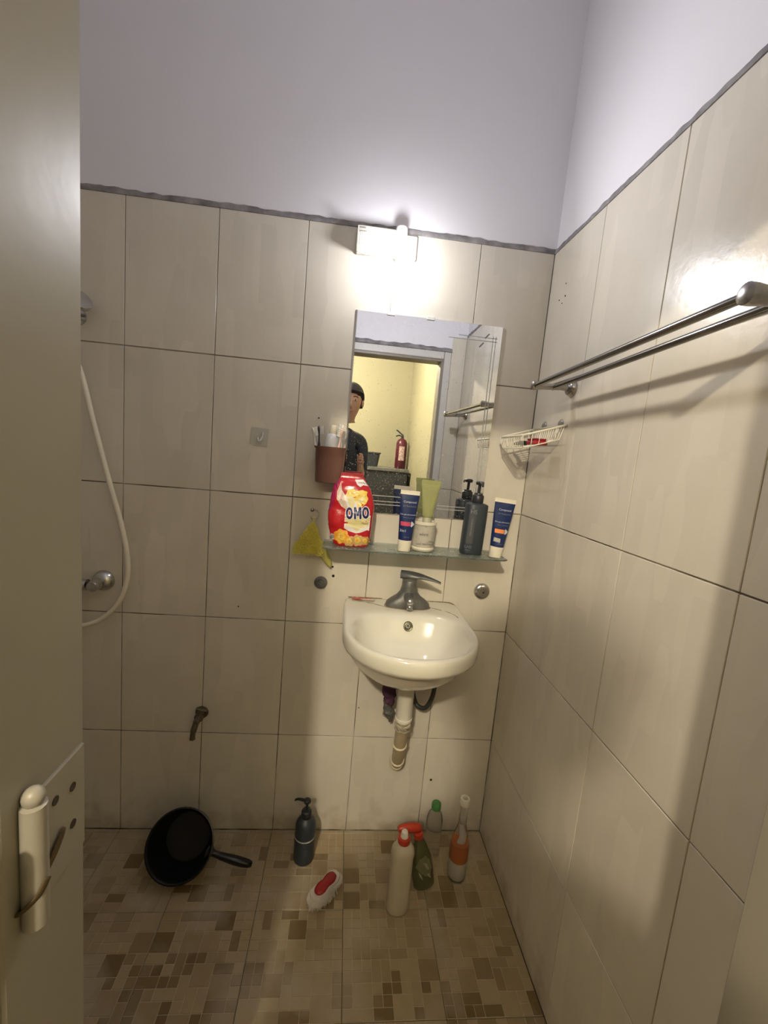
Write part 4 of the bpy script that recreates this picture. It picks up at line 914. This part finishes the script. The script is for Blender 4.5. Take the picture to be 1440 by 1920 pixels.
for (x, z, h_, wd) in ((.012, .200, .014, .008), (.004, .202, .022, .011), (-.015, .207, .026, .0125), (-.035, .212, .024, .012), (-.052, .215, .020, .011), (-.060, .216, .012, .008)):
    rings.append([(x+.15*h_*math.sin(2*PI*j/16)*.2, wd*math.cos(2*PI*j/16), z+h_*.6*math.sin(2*PI*j/16)) for j in range(16)])
hd = MB().loft(rings).build('trigger_head', REDP, gs, smooth=60, label='red trigger head')
MB().tube(cr([(-.028, 0, .200), (-.036, 0, .186), (-.034, 0, .170), (-.040, 0, .158)], 4), .0042, 10).build('trigger', REDP, hd, smooth=180)
# clear bottle with green cap
cb = empty('clear_bottle', (-.195, -.082, 0), label='clear empty bottle with a green cap standing against the wall under the basin', cat='bottle')
CLR = mat('clear_thin_plastic', (.93, .93, .90), .08, trans=.96, ior=1.12)
MB().lathe([(.024, .0), (.026, .002), (.027, .01), (.027, .125), (.022, .145), (.012, .160), (.010, .166)], 30, caps=False).build('bottle_body', CLR, cb, smooth=50)
MB().lathe([(0, .163), (.0145, .163), (.0155, .165), (.015, .182), (.013, .185), (0, .186)], 24).build('cap', mat('green_plastic', (.05, .17, .045), .4), cb, smooth=40, label='green screw cap')
# clear bottle with orange liquid
ob = empty('orange_liquid_bottle', (-.130, -.165, 0), label='clear long-necked bottle with orange liquid and white base near the right wall', cat='bottle')
MB().lathe([(.0, .001), (.0285, .001), (.0295, .003), (.030, .105), (.028, .125), (.018, .165), (.0125, .190), (.0115, .235), (.0115, .262)], 32, caps=False).build('bottle_body', CLR, ob, smooth=50)
MB().lathe([(.008, .254), (.0145, .254), (.0155, .258), (.0155, .272), (.0145, .276), (.0085, .276), (.0075, .270)], 24, caps=False).build('neck_ring', WHITEP, ob, smooth=40, label='white ring around the open mouth')
MB().lathe([(0, .068), (.0283, .068), (.0288, .070), (.0288, .112), (.0268, .124), (0, .124)], 30).build('orange_liquid', mat('orange_liquid_fill', (.50, .12, .015), .3, col2=(.38, .08, .01), nscale=20), ob, smooth=40, label='orange liquid')
MB().loft([sring(0, 0, z, a, a, 28) for z, a in ((.002, .019), (.004, .021), (.060, .0265), (.067, .0275))]).build('white_base', WHITEP, ob, smooth=40, label='white lower cup')
mb = MB(); rings = []
for i in range(9):
    t = i/8; rings.append([(.011*math.cos(a)*(1-.3*t)+.003*noise.noise(Vector((a, t*3, 0)))+.004*math.sin(t*4), -.004+.006*math.sin(a)*(1-.3*t), .1245+.060*t) for a in [2*PI*j/14 for j in range(14)]])
mb.loft(rings).build('paper_insert', mat('pale_paper', (.50, .46, .42), .8), ob, smooth=60, label='pale crumpled paper inside the neck')

# ================================================================== outer room (seen in the mirror)
OX0, OX1, OY, OZ = -2.4, .125, -3.95, 2.6
struct('floor_2', MB().box((OX0, OY, -.06), (OX1, YF-.085, -.002)), mat('outer_floor_tile', (.30, .24, .16), .4, world=True, nscale=8))
struct('wall_outer_far', MB().box((OX0, OY-.08, 0), (OX1+.08, OY, OZ)), YELLOW)
struct('wall_outer_right', MB().box((OX1, OY, 0), (OX1+.08, YF-.085, OZ)), YELLOW)
struct('wall_outer_left', MB().box((OX0-.08, OY-.08, 0), (OX0, YF-.085, OZ)), YELLOW)
struct('ceiling_2', MB().box((OX0-.08, OY-.08, OZ), (OX1+.08, YF-.085, OZ+.08)), mat('outer_ceiling_paint', (.7, .68, .62), .6, world=True))
cl = empty('ceiling_lamp', (-1.02, -2.62, OZ), label='round ceiling lamp in the yellow room outside the doorway', cat='lamp')
MB().lathe([(0, -.03), (.09, -.03), (.10, -.02), (.10, 0), (0, 0)], 30).build('lamp_body', LBASE, cl, smooth=40)
MB().lathe([(0, -.055), (.05, -.050), (.085, -.031), (0, -.031)], 30).build('diffuser', mat('lamp_diffuser', (.9, .85, .7), .4, emit=4, ecol=(1, .88, .65)), cl, smooth=60)
GRAN = mat('speckled_granite', (.030, .032, .034), .25, col2=(.22, .21, .19), nscale=60, thresh=(.60, .66), world=True)
ct = empty('granite_counter', (-.75, -3.6, 0), label='dark speckled granite counter in the yellow room, seen in the mirror', cat='counter')
MB().box((-1.2, -.33, 1.145), (.845, .30, 1.18)).build('worktop', mat('grey_granite_top', (.12, .12, .11), .25, col2=(.3, .28, .25), nscale=60, thresh=(.6, .66), world=True), ct, bevel=.004)
MB().box((-1.2, -.33, 0), (.835, .285, 1.144)).build('front_slab', GRAN, ct, bevel=.003)
ex = empty('fire_extinguisher', (.03, -3.62, 1.181), label='dark red fire extinguisher standing on the granite counter, seen in the mirror', cat='extinguisher')
MB().lathe([(0, 0), (.060, 0), (.064, .004), (.064, .27), (.060, .30), (.045, .325), (.022, .338), (.018, .345), (0, .345)], 30).build('cylinder', mat('dark_red_enamel', (.075, .012, .022), .3, col2=(.11, .018, .028), nscale=9), ex, smooth=50)
MB().lathe([(0, .343), (.016, .343), (.016, .372), (0, .374)], 16).build('valve', BLACKP, ex, smooth=40)
MB().tube([(.01, 0, .375), (-.02, 0, .395), (-.06, 0, .425), (-.075, 0, .43)], .008, 8, flat=1.6).build('squeeze_lever', BLACKP, ex, smooth=60)
MB().tube([(.005, 0, .362), (-.04, 0, .375), (-.075, 0, .36)], .007, 8, flat=1.6).build('carry_handle', BLACKP, ex, smooth=60)
bx_ = bvh_of([ex.children[0]])
# label faces the doorway (+y): build it as a thin curved panel
mb = MB(); mb.add([(.0648*math.sin(a), .0648*math.cos(a), z) for z in (.09, .25) for a in [-.5+.1*i for i in range(11)]], [(i, i+1, i+12, i+11) for i in range(10)])
mb.build('printed_label', mat('worn_extinguisher_label', (.5, .42, .38), .5, col2=(.2, .04, .04), nscale=60, thresh=(.42, .5)), ex)
pt = empty('dark_pot', (-.32, -3.62, 1.181), label='dark square pot on the granite counter, seen in the mirror', cat='pot')
MB().loft([sring(0, 0, z, a, a*.8, 28, 5) for z, a in ((0, .085), (.003, .09), (.14, .108), (.145, .118), (.158, .118), (.158, .106), (.02, .088))], cap1=True).build('pot_body', mat('dark_speckled_enamel', (.03, .035, .04), .3, col2=(.15, .15, .14), nscale=70, thresh=(.6, .66)), pt, smooth=40)

# ================================================================== the person taking the picture
PHY = CAM-fwd*.030
ph = empty('smartphone', PHY, label='black smartphone held up in the doorway by the person, seen in the mirror', cat='phone')
ph.matrix_world = Matrix.Translation(PHY) @ CAMROT.to_4x4()
MB().box((-.014, -.135, .0), (.058, .016, .008)).build('phone_body', BLACKP, ph, bevel=.0035, bseg=2)
for x, y in ((0, 0), (0, -.018)): MB().lathe([(0, -.001), (.0055, -.001), (.0065, .0), (.0065, .001)], 16, c=(x, y, 0)).build('camera_lens', mat('lens_glass', (.02, .02, .03), .05), ph, smooth=40)
def person():
    root = empty('person', (-.650, -1.62, 0), label='person with short dark hair and dark shirt holding a phone, seen in the mirror', cat='person')
    V, E, Rr = [], [], []
    def add(p, r, par=None):
        V.append(Vector(p)-Vector((-.64, -1.62, 0))); Rr.append(r if isinstance(r, tuple) else (r, r))
        if par is not None: E.append((par, len(V)-1))
        return len(V)-1
    pel = add((-.64, -1.62, .95), (.15, .11))
    wa = add((-.64, -1.62, 1.08), (.135, .10), pel); che = add((-.64, -1.62, 1.26), (.155, .115), wa); up = add((-.64, -1.62, 1.40), (.12, .09), che)
    nk = add((-.618, -1.605, 1.470), .050, up); n2 = add((-.598, -1.590, 1.525), .048, nk)
    h1 = add((-.580, -1.568, 1.585), (.060, .068), n2); h2 = add((-.573, -1.560, 1.655), (.072, .086), h1); h3 = add((-.572, -1.560, 1.71), (.058, .070), h2)
    for s_ in (-1, 1):
        hip = add((-.64+s_*.095, -1.62, .88), .088, pel); kn = add((-.64+s_*.11, -1.60, .49), .058, hip); an = add((-.64+s_*.115, -1.63, .09), .040, kn)
        add((-.64+s_*.12, -1.56, .04), (.042, .034), an); 
        sho = add((-.64+s_*.165, -1.63, 1.39), .056, up); el = add((-.64+s_*.170, -1.58, 1.12), .042, sho)
        wr = add((-.555+s_*.075, -1.430, 1.205), .027, el)
        pal = add((-.545+s_*.058, -1.398, 1.245), (.026, .018), wr)
        pc = add((-.541+s_*.052, -1.388, 1.268), (.026, .014), pal)
        for f in range(4):      # four fingers folding round the phone's edge
            z0 = 1.255+.016*f; L_ = (.9, 1.0, 1.05, .85)[f]
            k1 = add((-.536+s_*.058, -1.378, z0), .0085, pc); k2 = add((-.535+s_*.050*L_, -1.366, z0+.003), .0078, k1); add((-.533+s_*.036/L_, -1.362, z0+.004), .0068, k2)
        t1 = add((-.538+s_*.040, -1.402, 1.262), .0105, pal); t2 = add((-.535+s_*.030, -1.390, 1.285), .009, t1); add((-.533+s_*.022, -1.384, 1.302), .008, t2)
    me = bpy.data.meshes.new('body'); me.from_pydata(V, E, []); o = bpy.data.objects.new('body', me); COL.objects.link(o)
    sk = o.modifiers.new('s', 'SKIN'); sk.use_smooth_shade = True
    for i, r in enumerate(Rr): me.skin_vertices[0].data[i].radius = r; me.skin_vertices[0].data[i].use_root = (i == 0)
    o.modifiers.new('d', 'SUBSURF').levels = 2
    bpy.context.view_layer.update()
    m2 = bpy.data.meshes.new_from_object(o.evaluated_get(bpy.context.evaluated_depsgraph_get())); bpy.data.objects.remove(o)
    skin = mat('skin', (.42, .24, .16), .5, sss=.1); shirt = mat('dark_speckled_shirt', (.025, .028, .035), .85, col2=(.07, .07, .08), nscale=60, thresh=(.55, .66)); pants = mat('dark_trousers', (.03, .032, .045), .85)
    for m_ in (skin, shirt, pants): m2.materials.append(m_)
    for p in m2.polygons:
        c = p.center
        arm_low = abs(c.x) < .34 and c.y > .155 and c.z > 1.0
        if c.z < .10 or c.z > 1.475 or arm_low: p.material_index = 0
        elif c.z < .97: p.material_index = 2
        else: p.material_index = 1
        p.use_smooth = True
    b = bpy.data.objects.new('body', m2); COL.objects.link(b); b.parent = root
    HC = Vector((.067, .060, 1.665))
    hairm = mat('dark_hair', (.018, .018, .024), .6, col2=(.035, .035, .045), nscale=120, bump=.6, bscale=200)
    mb = MB(); rings = []
    for i in range(1, 17):
        a = PI*i/16*.70; ring = []
        for j in range(36):
            q = 2*PI*j/36; sn = math.sin(q); z = HC.z+.002+.102*math.cos(a)
            if sn > .25: z = max(z, HC.z+.040-.012*math.cos(q)**2)
            elif sn > -.1: z = max(z, HC.z-.012)
            k_ = math.sin(max(.05, min(a, PI*.62)))
            ring.append((HC.x+.088*k_*math.cos(q)+.003*noise.noise(Vector((j, i, 0))), HC.y-.010+.104*k_*sn+.003*noise.noise(Vector((i, j, 3))), z))
        rings.append(ring)
    mb.loft(rings).build('hair', hairm, b, smooth=60)
    for s_ in (-1, 1):
        MB().sphere((HC.x+s_*.029, HC.y+.074, 1.645), .0105, 12, 8, sc=(1, 1, .55)).build('eye', mat('eye_white', (.6, .58, .55), .2), b, smooth=180)
        MB().sphere((HC.x+s_*.029, HC.y+.0805, 1.645), .0052, 10, 6).build('iris', mat('dark_iris', (.02, .012, .01), .2), b, smooth=180)
        MB().sphere((HC.x+s_*.078, HC.y+.0, 1.635), .026, 12, 8, sc=(.35, .6, 1)).build('ear', skin, b, smooth=180)
        MB().tube([(HC.x+s_*.045, HC.y+.078, 1.662), (HC.x+s_*.029, HC.y+.088, 1.667), (HC.x+s_*.014, HC.y+.088, 1.663)], .003, 6).build('eyebrow', hairm, b, smooth=180)
    MB().tube([(HC.x, HC.y+.083, 1.645), (HC.x, HC.y+.094, 1.625), (HC.x, HC.y+.102, 1.606), (HC.x, HC.y+.086, 1.600)], [.006, .0085, .012, .007], 12).build('nose', skin, b, smooth=180)
    MB().tube([(HC.x-.022, HC.y+.072, 1.575), (HC.x, HC.y+.082, 1.576), (HC.x+.022, HC.y+.072, 1.575)], [.002, .0055, .002], 10).build('mouth', mat('lips', (.34, .13, .11), .5), b, smooth=180)
person()
